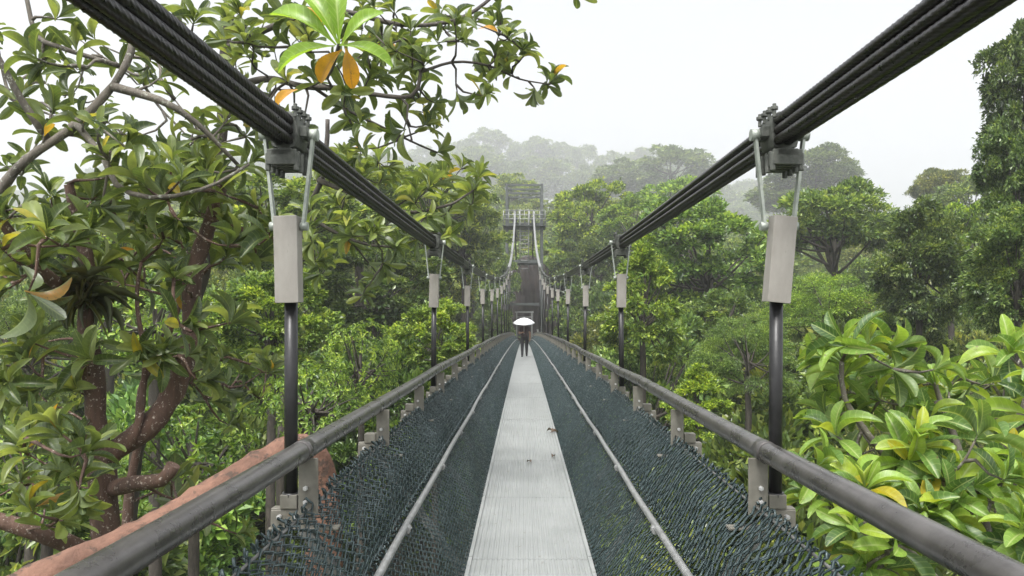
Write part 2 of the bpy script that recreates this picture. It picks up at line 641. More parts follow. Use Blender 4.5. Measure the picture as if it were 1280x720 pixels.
def bracket_mb(s, main):
    mb = MB()
    # upright plate under the rail, facing along the walk
    mb.box((s * 0.975, 0, 0.865), (0.085, 0.012, 0.25))
    # outrigger arm and end plate
    mb.box((s * 1.065, 0.03, 0.765), (0.15, 0.05, 0.01))
    mb.box((s * 1.065, 0.006, 0.72), (0.15, 0.01, 0.085))
    mb.box((s * 1.0, 0.03, 0.68), (0.30, 0.06, 0.012))
    if main:
        mb.box((s * 1.06, 0.03, 0.80), (0.075, 0.075, 0.06))
    return mb


brk = {}
for s in (-1, 1):
    o = bracket_mb(s, True).build('rail_bracket', M['bracket'], bridge, bevel=0.003)
    bo = []
    for dx, dz in ((1.03, 0.735), (1.10, 0.735), (0.985, 0.80), (0.985, 0.86)):
        b = MB()
        b.tube([(s * dx, -0.016, dz), (s * dx, 0.01, dz)], 0.011, 6, smooth=False)
        b.tube([(s * dx, -0.022, dz), (s * dx, -0.016, dz)], 0.006, 6, smooth=False)
        bo.append(b.build('bolt', M['bolt'], o))
    brk[s] = (o, bo)
first = {-1: True, 1: True}
for y in stations:
    if y > 76:
        continue
    for s in (-1, 1):
        o, bo = brk[s]
        if first[s]:
            first[s] = False
            r = o
        else:
            r = dup(o, bridge)
            for q in (bo if -1 < y < 13 else ()):
                dup(q, r)
        r.location = (0, y, deck_z(y))

mb = MB()
for s in (-1, 1):
    mb.bar((s * 1.0, 0.03, 0.675), (s * 0.475, 0.03, -0.06), 0.05, 0.05, (0, 1, 0))
mb.box((0, 0.03, -0.11), (1.0, 0.06, 0.08))
fr = mb.build('support_frame', M['frame'], bridge, bevel=0.004)
for i, y in enumerate(stations):
    o = fr if i == 0 else dup(fr, bridge)
    o.location = (0, y, deck_z(y))
mb = MB()
for s in (-1, 1):
    mb.tube(rail_points(s * 0.965, 0.775, wob=0.004, seed=21 + s), 0.007, 6)
    mb.tube(rail_points(s * 0.43, -0.10, wob=0.0, seed=2), 0.03, 8)
mb.build('edge_wire', M['frame'], bridge)

# hangers ----------------------------------------------------------------


def clamp_mb():
    mb = MB()
    # two cast halves round the bundle
    prof = []
    for k in range(16):
        a = 2 * math.pi * k / 16
        c, s_ = math.cos(a), math.sin(a)
        q = (abs(c) ** 4 + abs(s_) ** 4) ** 0.25
        prof.append((0.062 * c / q, 0.082 * s_ / q))
    n = len(prof)
    yy = (-0.07, -0.06, 0.06, 0.07)
    sc = (0.94, 1, 1, 0.94)
    V = [(x * k, y, z * k) for y, k in zip(yy, sc) for x, z in prof]
    q = [(r * n + i, r * n + (i + 1) % n, (r + 1) * n + (i + 1) % n, (r + 1) * n + i) for r in range(3) for i in range(n)]
    mb.add(V, q, True)
    mb.add([(x * .94, -0.07, z * .94) for x, z in prof], [tuple(range(n))[::-1]])
    mb.add([(x * .94, 0.07, z * .94) for x, z in prof], [tuple(range(n))])
    # under-slung block with fins
    for k in range(5):
        mb.box((0, -0.09 + k * 0.045, -0.118), (0.125, 0.020, 0.065))
    mb.box((0, 0, -0.098), (0.09, 0.20, 0.03))
    for sx in (-1, 1):
        mb.box((sx * 0.076, 0, 0.0), (0.030, 0.10, 0.045))
        for k in range(4):
            y = -0.085 + k * 0.057
            mb.tube([(sx * 0.055, y, 0.05), (sx * 0.055, y, 0.108)], 0.009, 6, smooth=False)
            mb.tube([(sx * 0.055, y, 0.080), (sx * 0.055, y, 0.096)], 0.017, 6, smooth=False)
            mb.tube([(sx * 0.060, y, -0.175), (sx * 0.060, y, -0.10)], 0.013, 6, smooth=False)
    mb.tube([(-0.122, 0, -0.01), (0.122, 0, -0.01)], 0.017, 10)
    return mb


def strap_mb(s):
    mb = MB()
    a, b = Vector((s * 0.105, 0, -0.005)), Vector((s * 0.062, 0, -0.40))
    mid = a.lerp(b, 0.5)
    for p, q in ((a, mid), (mid, b)):
        mb.bar(p, q, 0.030, 0.012, (1, 0, 0))
    mb.tube([a + Vector((-.02 * s, 0, 0)), a + Vector((0.02 * s, 0, 0))], 0.026, 12)
    mb.tube([b + Vector((-.012 * s, 0, 0)), b + Vector((0.020 * s, 0, 0))], 0.019, 8)
    return mb


def cover_mb():
    mb = MB()
    w, h, d, t = 0.104, 0.375, 0.058, 0.006
    mb.box((0, -d / 2, 0), (w, t, h))
    mb.box((-w / 2 + t / 2 - .0005, 0, 0), (t, d, h - .002))
    mb.box((w / 2 - t / 2 + .0005, 0, 0), (t, d, h - .002))
    mb.box((0, 0.004, h / 2 - t), (w - 2 * t, d - .006, t))
    mb.box((0, 0.004, -h / 2 + t), (w - 2 * t, d - .006, t))
    return mb


protos = {}
hang_y = [D0 + BAY * k for k in range(-2, 11)]
rg = random.Random(4)
for s in (-1, 1):
    for k, y in enumerate(hang_y):
        zc = cable_z(y)
        zd = deck_z(y)
        ztop = zc - 0.46
        zbot = zd + 0.82
        mb = MB()
        lean = rg.uniform(-0.012, 0.012)
        mb.tube([(0, 0, 0), (0, 0, 0.015)], 0.038, 12)
        mb.tube([(0, 0, 0.015), (0, 0, max(0.05, zc - 0.70 - zbot))], 0.029, 12)
        h = mb.build('hanger', M['rod'], bridge)
        h.location = (s * XC, y + 0.03, zbot)
        h.rotation_euler = (0, lean, 0)
        if not protos.get('clamp'):
            protos['clamp'] = clamp_mb().build('cable_clamp', M['clamp'], h, bevel=0.003)
            protos[-1] = strap_mb(-1).build('strap', M['zinc'], h)
            protos[1] = strap_mb(1).build('strap', M['zinc'], h)
            protos['cover'] = cover_mb().build('cover_plate', M['cover'], h, bevel=0.002)
            c, a, b, p = protos['clamp'], protos[-1], protos[1], protos['cover']
        else:
            c, a, b, p = [dup(protos[q], h) for q in ('clamp', -1, 1, 'cover')]
        zr = zc - zbot
        c.location = (0, -0.03, zr)
        c.rotation_euler = (math.atan(0.001472 * y + 4.36e-7 * y ** 3), 0, rg.uniform(-.05, .05))
        for q, sg in ((a, -1), (b, 1)):
            q.location = (0, -0.03, zr)
        p.location = (rg.uniform(-.004, .004), -0.03, zr - 0.545)
        p.rotation_euler = (0, rg.uniform(-.03, .03) + (0.07 if (s == 1 and k == 2) else 0), rg.uniform(-.12, .12))

# ------------------------------------------------------------------ tower at the far end
tower = empty('bridge_tower', (0, 87, deck_z(87)))
tag(tower, 'grey steel lattice tower with ladder at the far end of the bridge', 'tower')
zb = -3.0
TX, T0, T1 = 2.05, -0.6, 2.4
for sx in (-1, 1):
    for yy in (T0, T1):
        mb = MB()
        mb.box((sx * TX, yy, (zb + 18.6) / 2), (0.30, 0.30, 18.6 - zb))
        mb.build('column', M['tower'], tower, bevel=0.01)


def tower_beam(z, w=0.2, name='beam', mat='tower'):
    mb = MB()
    for yy in (T0, T1):
        mb.box((0, yy, z), (2 * TX - 0.30, w, w))
    for sx in (-1, 1):
        mb.box((sx * TX, (T0 + T1) / 2, z), (w, T1 - T0 - 0.30, w))
    return mb.build(name, M[mat], tower)


for z in (18.45, 17.5, 13.9, 9.6, 4.6):
    tower_beam(z, 0.2 if z > 17 else 0.26)
mb = MB()
mb.box((0, (T0 + T1) / 2 - .3, 13.65), (2 * TX + 0.9, T1 - T0 + 1.3, 0.08))
mb.build('platform', M['tower'], tower)
mb = MB()
mb.box((0, (T0 + T1) / 2 - .3, 9.36), (2 * TX - .2, T1 - T0 + 0.6, 0.08))
mb.build('platform', M['tower'], tower)
mb = MB()
for z in (14.4, 14.9, 15.4):
    mb.tube([(-TX - .35, T0 - .75, z), (TX + .35, T0 - .75, z)], 0.05, 6)
    for sx in (-1, 1):
        mb.tube([(sx * (TX + .35), T0 - .75, z), (sx * (TX + .35), T1 + .3, z)], 0.04, 6)
for k in range(9):
    x = -TX - .35 + k * (2 * TX + .7) / 8
    mb.tube([(x, T0 - .75, 13.7), (x, T0 - .75, 15.4)], 0.04, 6)
mb.build('guard_rail', M['tower_light'], tower)
mb = MB()
for sx in (-1, 1):
    mb.tube([(sx * .5, T0 - .25, 8.4), (sx * .5, T0 - .25, 15.6)], 0.06, 6)
for k in range(15):
    mb.tube([(-.5, T0 - .25, 8.7 + k * .48), (.5, T0 - .25, 8.7 + k * .48)], 0.045, 6)
mb.build('ladder', M['tower_light'], tower)
mb = MB()
for (za, zc_) in ((4.7, 9.5), (9.7, 13.8), (-2.5, 4.5)):
    for sx in (-1, 1):
        mb.bar((sx * TX, T0, za), (sx * TX, T1, zc_), 0.1, 0.1)
        mb.bar((sx * TX, T1, za), (sx * TX, T0, zc_), 0.1, 0.1)
mb.build('brace', M['tower'], tower)
for sx in (-1, 1):
    mb = MB()
    mb.box((sx * XC, T0 - .1, 14.25), (0.5, 0.7, 0.5))
    mb.tube([(sx * XC, T0 - .55, 14.5), (sx * XC, T0 + .5, 14.5)], 0.22, 10)
    mb.build('cable_saddle', M['tower'], tower, bevel=0.02)
mb = MB()
mb.tube([(-1.45, T0 - .4, 3.0), (-1.45, T0 - .4, 9.3)], 0.06, 8)
mb.build('down_pipe', M['tower_light'], tower)
# backstays
for sx in (-1, 1):
    mb = MB()
    mb.tube([(sx * XC, T0 + .4, 14.5), (sx * XC, 12, 8.0)], 0.09, 8)
    mb.build('backstay', M['cable'], tower)

gate = empty('deck_gate', (0, 84.2, deck_z(84.2)))
tag(gate, 'pale grey metal gate frame closing the far end of the walkway under the tower', 'gate')
for sx in (-1, 1):
    mb = MB()
    mb.box((sx * 0.86, 0, 1.75), (0.13, 0.13, 3.5))
    mb.build('gate_post', M['tower_light'], gate)
mb = MB()
mb.box((0, 0, 3.56), (2.1, 0.22, 0.14))
mb.box((0, 0.05, 3.0), (1.55, 0.06, 0.1))
mb.build('lintel', M['tower_light'], gate)
for sx in (-1, 1):
    mb = MB()
    mb.box((sx * 1.5, 0, 0.9), (0.22, 0.22, 1.2))
    mb.box((sx * 1.5, 0, 1.53), (0.3, 0.3, 0.06))
    o = mb.build('anchor_post', M['tower_light'], None, (0, 82.5, deck_z(82.5)), bevel=.01)
    tag(o, 'short pale post at the %s end of the walkway below the tower' % ('left' if sx < 0 else 'right'), 'post', 'short posts at the tower foot')

# ------------------------------------------------------------------ leaves


def leaf_tpl(n, kind):
    """leaf along +y (0..1), x half-width shape, z curl: verts and quads/tris"""
    if n == 1:
        V = np.array([[0, 0, 0], [0.5, 0.55, 0.06], [0, 1, -0.08], [-0.5, 0.55, 0.06]])
        return V, np.array([[0, 1, 2], [0, 2, 3]])
    V, Q = [], []
    for i in range(n + 1):
        t = i / n
        if kind == 'obovate':
            w = 0.5 * math.sin(math.pi / 2 * min(1, t / 0.68)) ** 1.25 if t < 0.68 else 0.5 * math.sqrt(max(0, 1 - ((t - 0.68) / 0.33) ** 2.3))
            w = max(w, 0.045)
        elif kind == 'strap':
            w = 0.5 * (0.35 + 0.65 * math.sin(math.pi * min(1, t * 0.9 + 0.1)))
        else:
            w = 0.5 * max(0.06, math.sin(math.pi * t ** 1.1)) ** 0.8
        z = 0.10 * math.sin(t * math.pi * 0.8) - 0.22 * t * t
        V += [(-w, t, z + 0.13 * w * 2), (-w * .5, t, z + 0.085 * w * 2), (0, t, z), (w * .5, t, z + 0.085 * w * 2), (w, t, z + 0.13 * w * 2)]
    for i in range(n):
        for k in range(4):
            a = i * 5 + k
            Q.append((a, a + 1, a + 6, a + 5))
    return np.array(V), np.array(Q)


def leaves(mb, P, D, Nn, L, W, tpl, curl=None, smooth=True):
    V, Fc = tpl
    P, D, Nn = map(lambda a: np.asarray(a, float), (P, D, Nn))
    D = D / (np.linalg.norm(D, axis=1)[:, None] + 1e-9)
    X = np.cross(D, Nn)
    X /= np.linalg.norm(X, axis=1)[:, None] + 1e-9
    Z = np.cross(X, D)
    k = np.ones(len(P)) if curl is None else curl
    out = (P[:, None, :] + (W[:, None] * V[None, :, 0])[:, :, None] * X[:, None, :]
           + (L[:, None] * V[None, :, 1])[:, :, None] * D[:, None, :]
           + ((L * k)[:, None] * V[None, :, 2])[:, :, None] * Z[:, None, :])
    n = len(V)
    f = (Fc[None] + (np.arange(len(P)) * n)[:, None, None]).reshape(-1, Fc.shape[1])
    uv = None
    if n >= 15:
        u1 = np.zeros((n, 3), dtype=np.float32)
        u1[:, 0] = np.tile([-1, -.5, 0, .5, 1], n // 5)
        u1[:, 1] = V[:, 1]
        uv = np.tile(u1, (len(P), 1))
    mb.add(out.reshape(-1, 3), f, smooth, uv)


def unit(rg, n):
    v = rg.normal(size=(n, 3))
    return v / np.linalg.norm(v, axis=1)[:, None]


def rosettes(mb, tips, dirs, rg, L=0.26, asp=0.33, n=(7, 12), tpl=None, spread=(0.1, 1.25), tilt=0.6):
    """a whorl of leaves at each twig end"""
    P, D, Nn, LL, WW = [], [], [], [], []
    for p, d in zip(tips, dirs):
        d = np.array(d, float)
        d /= np.linalg.norm(d)
        a = np.cross(d, [0.31, 0.52, 0.13])
        a /= np.linalg.norm(a)
        b = np.cross(d, a)
        k = rg.integers(*n)
        ph = rg.uniform(0, 6.28)
        sz = L * rg.uniform(0.75, 1.2)
        for i in range(k):
            an = ph + i * 2.399 + rg.normal(0, 0.15)
            el = spread[0] + (spread[1] - spread[0]) * ((k - i) / k) ** 0.8 + rg.normal(0, 0.12)   # 0 along axis .. outward
            rad = a * math.cos(an) + b * math.sin(an)
            dd = d * math.cos(el) + rad * math.sin(el)
            nn = d * math.sin(el) - rad * math.cos(el)
            if el < 0.3:
                nn = nn - rad * .4
            P.append(np.array(p) + d * 0.05 * (i / k - .5) * sz / .26)
            D.append(dd + np.array([0, 0, -0.08]) + rg.normal(0, .06, 3))
            Nn.append(nn + rg.normal(0, 0.22, 3))
            s = sz * (0.6 + 0.4 * ((k - i) / k) ** .6) * rg.uniform(0.85, 1.12)
            LL.append(s)
            WW.append(s * asp * rg.uniform(0.85, 1.15))
    leaves(mb, P, D, Nn, np.array(LL), np.array(WW), tpl, curl=rg.uniform(0.3, 1.9, len(P)))


T_OB = leaf_tpl(10, 'obovate')
T_EL = leaf_tpl(6, 'elliptic')
T_OB4 = leaf_tpl(4, 'obovate')
T_1 = leaf_tpl(1, '')
T_ST = leaf_tpl(5, 'strap')


def smooth_path(pts, step=0.12, wob=0.0, rg=None):
    """Catmull-Rom through points (each a Vector)"""
    P = [Vector(p) for p in pts]
    P = [P[0] * 2 - P[1]] + P + [P[-1] * 2 - P[-2]]
    out = []
    for i in range(1, len(P) - 2):
        a, b, c, d = P[i - 1:i + 3]
        n = max(2, int((c - b).length / step))
        for k in range(n):
            t = k / n
            out.append(0.5 * ((2 * b) + (c - a) * t + (2 * a - 5 * b + 4 * c - d) * t * t + (3 * b - a - 3 * c + d) * t ** 3))
    out.append(P[-2])
    if wob and rg is not None:
        ph = rg.uniform(0, 6, 6)
        for i, p in enumerate(out):
            p += Vector((math.sin(i * .9 + ph[0]) + math.sin(i * .37 + ph[1]), math.sin(i * .7 + ph[2]), math.sin(i * .8 + ph[3]))) * wob * min(1, i / 4)
    return out


class Grow:
    def __init__(s, seed):
        s.rg = np.random.default_rng(seed)
        s.wood = MB()
        s.nodes, s.dirs = [], []
        s.tips, s.tdirs = [], []

    def limb(s, pts, r0, r1, wob=0.012, sides=10, knots=0.0):
        P = smooth_path(pts, 0.1, wob, s.rg)
        n = len(P)
        rad = np.linspace(r0, r1, n) * (1 + 0.06 * np.sin(np.arange(n) * 0.8 + s.rg.uniform(0, 6)) + knots * s.rg.normal(0, 1, n))
        s.wood.tube(P, rad, sides)
        if r1 <= 0.018:
            s.tips.append(np.array(P[-1]))
            d = np.array((P[-1] - P[-3]).normalized()) * .8 + np.array([0, 0, .5])
            s.tdirs.append(d / np.linalg.norm(d))
        s.nodes += [np.array(p) for p in P]
        s.dirs += [np.array((P[min(i + 1, n - 1)] - P[max(i - 1, 0)]).normalized()) for i in range(n)]

    def reach(s, targets, r0=0.013, r1=0.005, up=0.25, droop=0.1, maxlen=9.0):
        T = [np.array(t) for t in targets]
        nod = np.array(s.nodes)
        T.sort(key=lambda t: np.min(np.linalg.norm(nod - t, axis=1)))
        for t in T:
            nod = np.array(s.nodes)
            dist = np.linalg.norm(nod - t, axis=1)
            i = int(np.argmin(dist + s.rg.uniform(0, .12, len(dist))))
            a = nod[i]
            L = np.linalg.norm(t - a)
            if L < 0.05 or L > maxlen:
                continue
            da = s.dirs[i]
            c1 = a + da * L * 0.3 + s.rg.normal(0, .07, 3) * L
            c2 = t - np.array([0, 0, up]) * L * .4 - (t - a) * .25 + s.rg.normal(0, .07, 3) * L
            n = max(4, int(L / 0.08))
            u = np.linspace(0, 1, n)[:, None]
            P = (1 - u) ** 3 * a + 3 * u * (1 - u) ** 2 * c1 + 3 * u * u * (1 - u) * c2 + u ** 3 * t
            P[1:-1] += s.rg.normal(0, 0.006, (n - 2, 3))
            rs = min(0.03, r0 + 0.007 * L)
            s.wood.tube(P, np.linspace(rs, r1, n), 6)
            s.nodes += list(P[2:])
            G = np.gradient(P, axis=0)
            G /= np.linalg.norm(G, axis=1)[:, None] + 1e-9
            s.dirs += list(G[2:])
            s.tips.append(t)
            d = G[-1] * .7 + np.array([0, 0, 0.55]) + s.rg.normal(0, .28, 3)
            s.tdirs.append(d / np.linalg.norm(d))


def region(rg, px, py, rx, ry, d0, d1, n):
    out = []
    for _ in range(n):
        a = rg.uniform(0, 6.283)
        r = math.sqrt(rg.uniform(0, 1))
        out.append(at(px + rx * r * math.cos(a), py + ry * r * math.sin(a), rg.uniform(d0, d1)))
    return out


def ground_pt(p):
    return Vector((p.x, p.y, float(ground_z(p.x, p.y)) - 0.3))


def plant(name, label, cat, g, bark, leafmat, tint=(1, 1, 1), leafL=0.26, asp=0.33, n=(7, 12), tpl=T_OB, spread=(0.1, 1.25), base=None, group=None):
    base = base or Vector(g.nodes[0])
    root = empty(name, base)
    tag(root, label, cat, group)
    w = g.wood.build('trunk', bark, root)
    w.location = -base
    mb = MB()
    rosettes(mb, g.tips, g.tdirs, g.rg, leafL, asp, n, tpl, spread)
    c = mb.build('crown', leafmat, root)
    c.location = -base
    c.color = (*tint, 1)
    return root


def extra_leaves(root, mat, specs, name='leaf_spray', label=None, tpl=T_OB):
    """hand placed leaves: (px,py,d, dir pixel dx,dy, depth dir, length, aspect)"""
    mb = MB()
    P, D, Nn, L, W = [], [], [], [], []
    for px, py, d, dx, dy, dd, ln, asp in specs:
        P.append(at(px, py, d))
        v = Vector((dx, dd, -dy)).normalized()
        D.append(v)
        nn = Vector((0.15, -0.75, 0.6))
        Nn.append(nn)
        L.append(ln)
        W.append(ln * asp)
    leaves(mb, P, D, Nn, np.array(L), np.array(W), tpl)
    o = mb.build(name, mat, root)
    o.location = -root.location
    if label:
        o['label'] = label
    return o


# --- forked tree with red-brown bark, left foreground
g = Grow(21)
b0 = at(165, 1200, 5.7)
g.limb([ground_pt(b0), b0, at(142, 760, 5.6), at(133, 660, 5.5), at(126, 565, 5.5)], 0.20, 0.10, 0.008, knots=.05, sides=14)
g.limb([at(127, 590, 5.5), at(119, 500, 5.5), at(110, 400, 5.5), at(104, 320, 5.4), at(85, 230, 5.3)], 0.09, 0.035, 0.012, knots=.07, sides=14)
g.limb([at(128, 575, 5.5), at(180, 535, 5.6), at(214, 492, 5.7), at(230, 455, 5.7), at(238, 400, 5.8), at(248, 330, 5.8), at(262, 275, 5.9), at(288, 215, 6.0)], 0.095, 0.045, 0.016, knots=.07, sides=14)
g.limb([at(160, 560, 5.45), at(175, 520, 5.5), at(182, 470, 5.6), at(170, 400, 5.6), at(178, 330, 5.6)], 0.03, 0.012, 0.02, knots=.05)
g.limb([at(108, 385, 5.5), at(70, 352, 5.2), at(35, 318, 5.0), at(-30, 240, 4.8)], 0.05, 0.03, 0.012)
g.limb([at(155, 700, 6.2), at(168, 560, 6.3), at(182, 475, 6.3), at(208, 425, 6.3), at(226, 385, 6.3), at(262, 330, 6.5)], 0.045, 0.015, 0.012)
g.limb([at(140, 610, 5.5), at(170, 605, 5.35), at(200, 600, 5.3), at(216, 580, 5.3)], 0.06, 0.05, 0.006)
g.limb([at(142, 705, 5.5), at(90, 682, 5.2), at(40, 662, 5.0), at(-40, 640, 4.9)], 0.07, 0.05, 0.01)
rr = g.rg
tg = region(rr, 150, 300, 170, 80, 5.5, 7.5, 30) + region(rr, 100, 560, 120, 120, 5.6, 7.5, 14) + region(rr, 60, 330, 75, 60, 4.4, 6.5, 16) + region(rr, 215, 255, 110, 55, 4.8, 6.5, 26) + region(rr, 320, 300, 40, 50, 5.0, 6.5, 9) \
    + region(rr, 60, 470, 60, 50, 4.6, 6.5, 9) + region(rr, 50, 600, 70, 70, 4.2, 5.6, 14) + region(rr, 230, 400, 70, 90, 4.9, 5.6, 9) + region(rr, 250, 455, 60, 50, 6.2, 7.5, 6) \
    + region(rr, 300, 480, 40, 60, 6.5, 8.0, 8) + region(rr, 180, 350, 60, 50, 6, 7.5, 8) + region(rr, 250, 640, 60, 50, 5.6, 7, 8)
g.reach(tg)
plant('forked_tree', 'forked tree with red-brown pale-spotted bark left of the bridge', 'tree', g, M['bark_red'], M['leaf_left'], (1.0, 1.05, 0.95), 0.27, 0.28)

# --- grey limbed tree reaching in from the upper left
g = Grow(33)
g.limb([ground_pt(at(-330, 700, 5.2)), at(-330, 900, 5.2), at(-260, 560, 5.1), at(-140, 390, 5.0), at(-40, 285, 5.0), at(20, 215, 5.0), at(82, 165, 5.1), at(130, 120, 5.2), at(150, 92, 5.2), at(165, 45, 5.3), at(160, -40, 5.4)], 0.19, 0.022, 0.008, knots=.05)
g.limb([at(140, 108, 5.2), at(200, 125, 5.2), at(245, 155, 5.3), at(300, 205, 5.5)], 0.032, 0.014, 0.01)
g.limb([at(148, 82, 5.2), at(110, 70, 5.1), at(72, 58, 5.0), at(45, 45, 5.0), at(32, 0, 5.0), at(20, -60, 5.0)], 0.018, 0.014, 0.006)
g.limb([at(95, 155, 5.1), at(128, 195, 4.9), at(148, 232, 4.8), at(190, 248, 4.8), at(250, 236, 4.9), at(312, 205, 5.0)], 0.024, 0.010, 0.008)
g.limb([at(60, 175, 5.1), at(30, 130, 5.0), at(-10, 60, 4.9)], 0.03, 0.014, 0.01)
rr = g.rg
tg = region(rr, 150, 110, 160, 100, 5.8, 8, 14) + region(rr, 60, 70, 95, 80, 4.4, 6.5, 12) + region(rr, 190, 60, 70, 60, 5.0, 7, 12) + region(rr, 100, 200, 110, 55, 4.4, 6.2, 16) \
    + region(rr, 250, 170, 60, 55, 5.2, 6.5, 12) + region(rr, 60, 265, 70, 30, 4.6, 5.5, 6)
g.reach(tg)
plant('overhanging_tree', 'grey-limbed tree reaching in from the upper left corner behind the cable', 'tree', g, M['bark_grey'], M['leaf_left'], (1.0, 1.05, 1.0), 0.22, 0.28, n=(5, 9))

# --- tree whose branches hang over the left cable, with orange old leaves
g = Grow(44)
b0 = at(150, 900, 7.4)
g.limb([ground_pt(b0), b0, at(222, 480, 7.3), at(262, 300, 7.1), at(277, 150, 7.0), at(284, 40, 6.9), at(300, -90, 6.8)], 0.10, 0.05, 0.008, knots=.03)
g.limb([at(281, 120, 7.0), at(320, 100, 6.5), at(390, 108, 6.0), at(462, 116, 5.7), at(515, 120, 5.6), at(527, 100, 5.6), at(526, 84, 5.7)], 0.035, 0.012, 0.008)
g.limb([at(526, 90, 5.7), at(565, 78, 5.9), at(610, 82, 6.1), at(650, 98, 6.3), at(685, 106, 6.5)], 0.013, 0.006, 0.006)
g.limb([at(284, 60, 6.9), at(340, 35, 6.4), at(420, 15, 6.2), at(500, 30, 6.2), at(570, 25, 6.4), at(640, -20, 6.6), at(720, -40, 6.8)], 0.03, 0.01, 0.008)
g.limb([at(390, 108, 6.0), at(440, 140, 6.0), at(500, 170, 6.1), at(545, 190, 6.4)], 0.014, 0.007, 0.008)
rr = g.rg
tg = region(rr, 330, 60, 60, 60, 5.4, 7, 15) + region(rr, 430, 60, 70, 60, 5.3, 6.8, 22) + region(rr, 520, 50, 60, 45, 5.5, 6.8, 16) \
    + region(rr, 590, 30, 45, 28, 5.8, 6.6, 8) + region(rr, 625, 70, 40, 25, 5.9, 6.5, 6) + region(rr, 520, 130, 35, 45, 5.4, 6.4, 9) + region(rr, 590, 105, 30, 20, 5.7, 6.2, 3) \
    + [at(690, 100, 6.5), at(668, 112, 6.4), at(640, 92, 6.3), at(655, 70, 6.2), at(720, -6, 6.8)] + region(rr, 440, 160, 40, 35, 5.6, 6.4, 7) + region(rr, 340, 150, 40, 35, 5.8, 6.8, 8)
g.reach(tg, r0=.010, r1=.004)
tr = plant('overhanging_tree', 'slender tree dangling leafy branches over the left cable, a few leaves orange', 'tree', g, M['bark_dark'], M['leaf_left'], (1.0, 1.05, 1.0), 0.20, 0.33, n=(6, 10))
for _q in [(428, 62, 3.6, -25, 30, -.1, 0.19, 0.5), (432, 60, 3.6, 8, 42, .0, 0.19, 0.42), (375, 8, 3.9, 20, 16, 0, 0.14, 0.5),
                                    (372, 112, 4.6, -30, 18, 0, 0.17, .5), (598, 36, 6, 26, 2, 0, 0.16, 0.4)]:
    extra_leaves(tr, M['leaf_orange'], [_q], 'old_leaf', 'drooping orange old leaf')
for _q in [(422, 55, 3.5, -32, -55, .1, 0.33, 0.34), (424, 55, 3.5, -4, -60, 0, 0.34, 0.30), (420, 57, 3.5, -60, -38, -.2, 0.36, 0.33),
                                  (419, 58, 3.5, -60, 18, -.2, 0.30, 0.3), (426, 58, 3.5, 40, -40, 0.3, 0.26, 0.32), (424, 57, 3.5, 52, 14, 0.1, 0.26, 0.32)]:
    extra_leaves(tr, M['leaf_lime'], [_q], 'young_leaf', 'bright lime young leaf')
mbx = MB()
mbx.tube([tuple(v) for v in smooth_path([at(390, 108, 6.0), at(410, 95, 4.9), at(420, 72, 4.0), at(424, 56, 3.5)], .1)], [0.008] * len(smooth_path([at(390, 108, 6.0), at(410, 95, 4.9), at(420, 72, 4.0), at(424, 56, 3.5)], .1)), 6)
o = mbx.build('twig', M['bark_dark'], tr)
o.location = -tr.location

# --- rosette tree further out on the left
g = Grow(55)
b0 = at(350, 700, 14)
g.limb([ground_pt(b0), b0, at(365, 420, 14), at(385, 270, 13.6), at(405, 215, 13.4), at(410, 150, 13.4)], 0.2, 0.04, 0.01)
g.limb([at(398, 225, 13.4), at(440, 242, 13.2), at(500, 264, 13.1), at(555, 258, 13.2), at(590, 240, 13.4)], 0.05, 0.018, 0.01)
g.limb([at(385, 270, 13.6), at(440, 300, 13.4), at(490, 310, 13.2)], 0.04, 0.018, 0.01)
rr = g.rg
tg = region(rr, 470, 225, 70, 28, 12.6, 14.5, 14) + region(rr, 570, 235, 55, 28, 13, 15.5, 15) + region(rr, 500, 280, 80, 28, 12.6, 14.5, 14) + region(rr, 420, 260, 50, 70, 12.6, 15, 16) + region(rr, 440, 340, 50, 40, 13, 15, 8)
g.reach(tg, r0=.015, r1=.007)
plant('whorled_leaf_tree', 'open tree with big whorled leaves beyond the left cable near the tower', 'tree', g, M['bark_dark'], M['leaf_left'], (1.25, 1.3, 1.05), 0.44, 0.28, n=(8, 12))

# --- leaning orange trunk
mb = MB()
P = smooth_path([at(-120, 800, 3.2), at(0, 752, 3.45), at(80, 714, 3.65), at(180, 668, 3.95), at(260, 622, 4.2), at(325, 582, 4.45), at(362, 560, 4.65), at(392, 568, 4.75),
                 at(408, 620, 4.8), at(408, 760, 4.85), at(395, 1100, 5.0), ground_pt(at(380, 1200, 5.2))], 0.06)
n = len(P)
rgk = np.random.default_rng(2)
rad = 0.090 * (1 + 0.05 * np.sin(np.arange(n) * .33) + 0.05 * np.sin(np.arange(n) * .11 + 1) + 0.03 * rgk.normal(size=n))
rad *= np.interp(np.arange(n) / n, [0, .1, .12, 1], [1.0, 1.0, 1.0, 1.25])
mb.tube(P, rad, 28)
for vv in mb.v:
    ax = np.repeat(np.array([list(p) for p in P]), 28, axis=0)
    k = 0.06 * np.sin(vv[:, 0] * 31 + vv[:, 2] * 17) * np.sin(vv[:, 1] * 23 - vv[:, 2] * 29) + 0.05 * np.sin(vv[:, 2] * 61 + vv[:, 0] * 43) + rgk.normal(0, .018, len(vv))
    vv += ((vv - ax) * k[:, None]).astype(np.float32)
o = mb.build('leaning_trunk', M['bark_orange'])
tag(o, 'orange-brown bare trunk leaning along behind the left handrail', 'tree trunk')

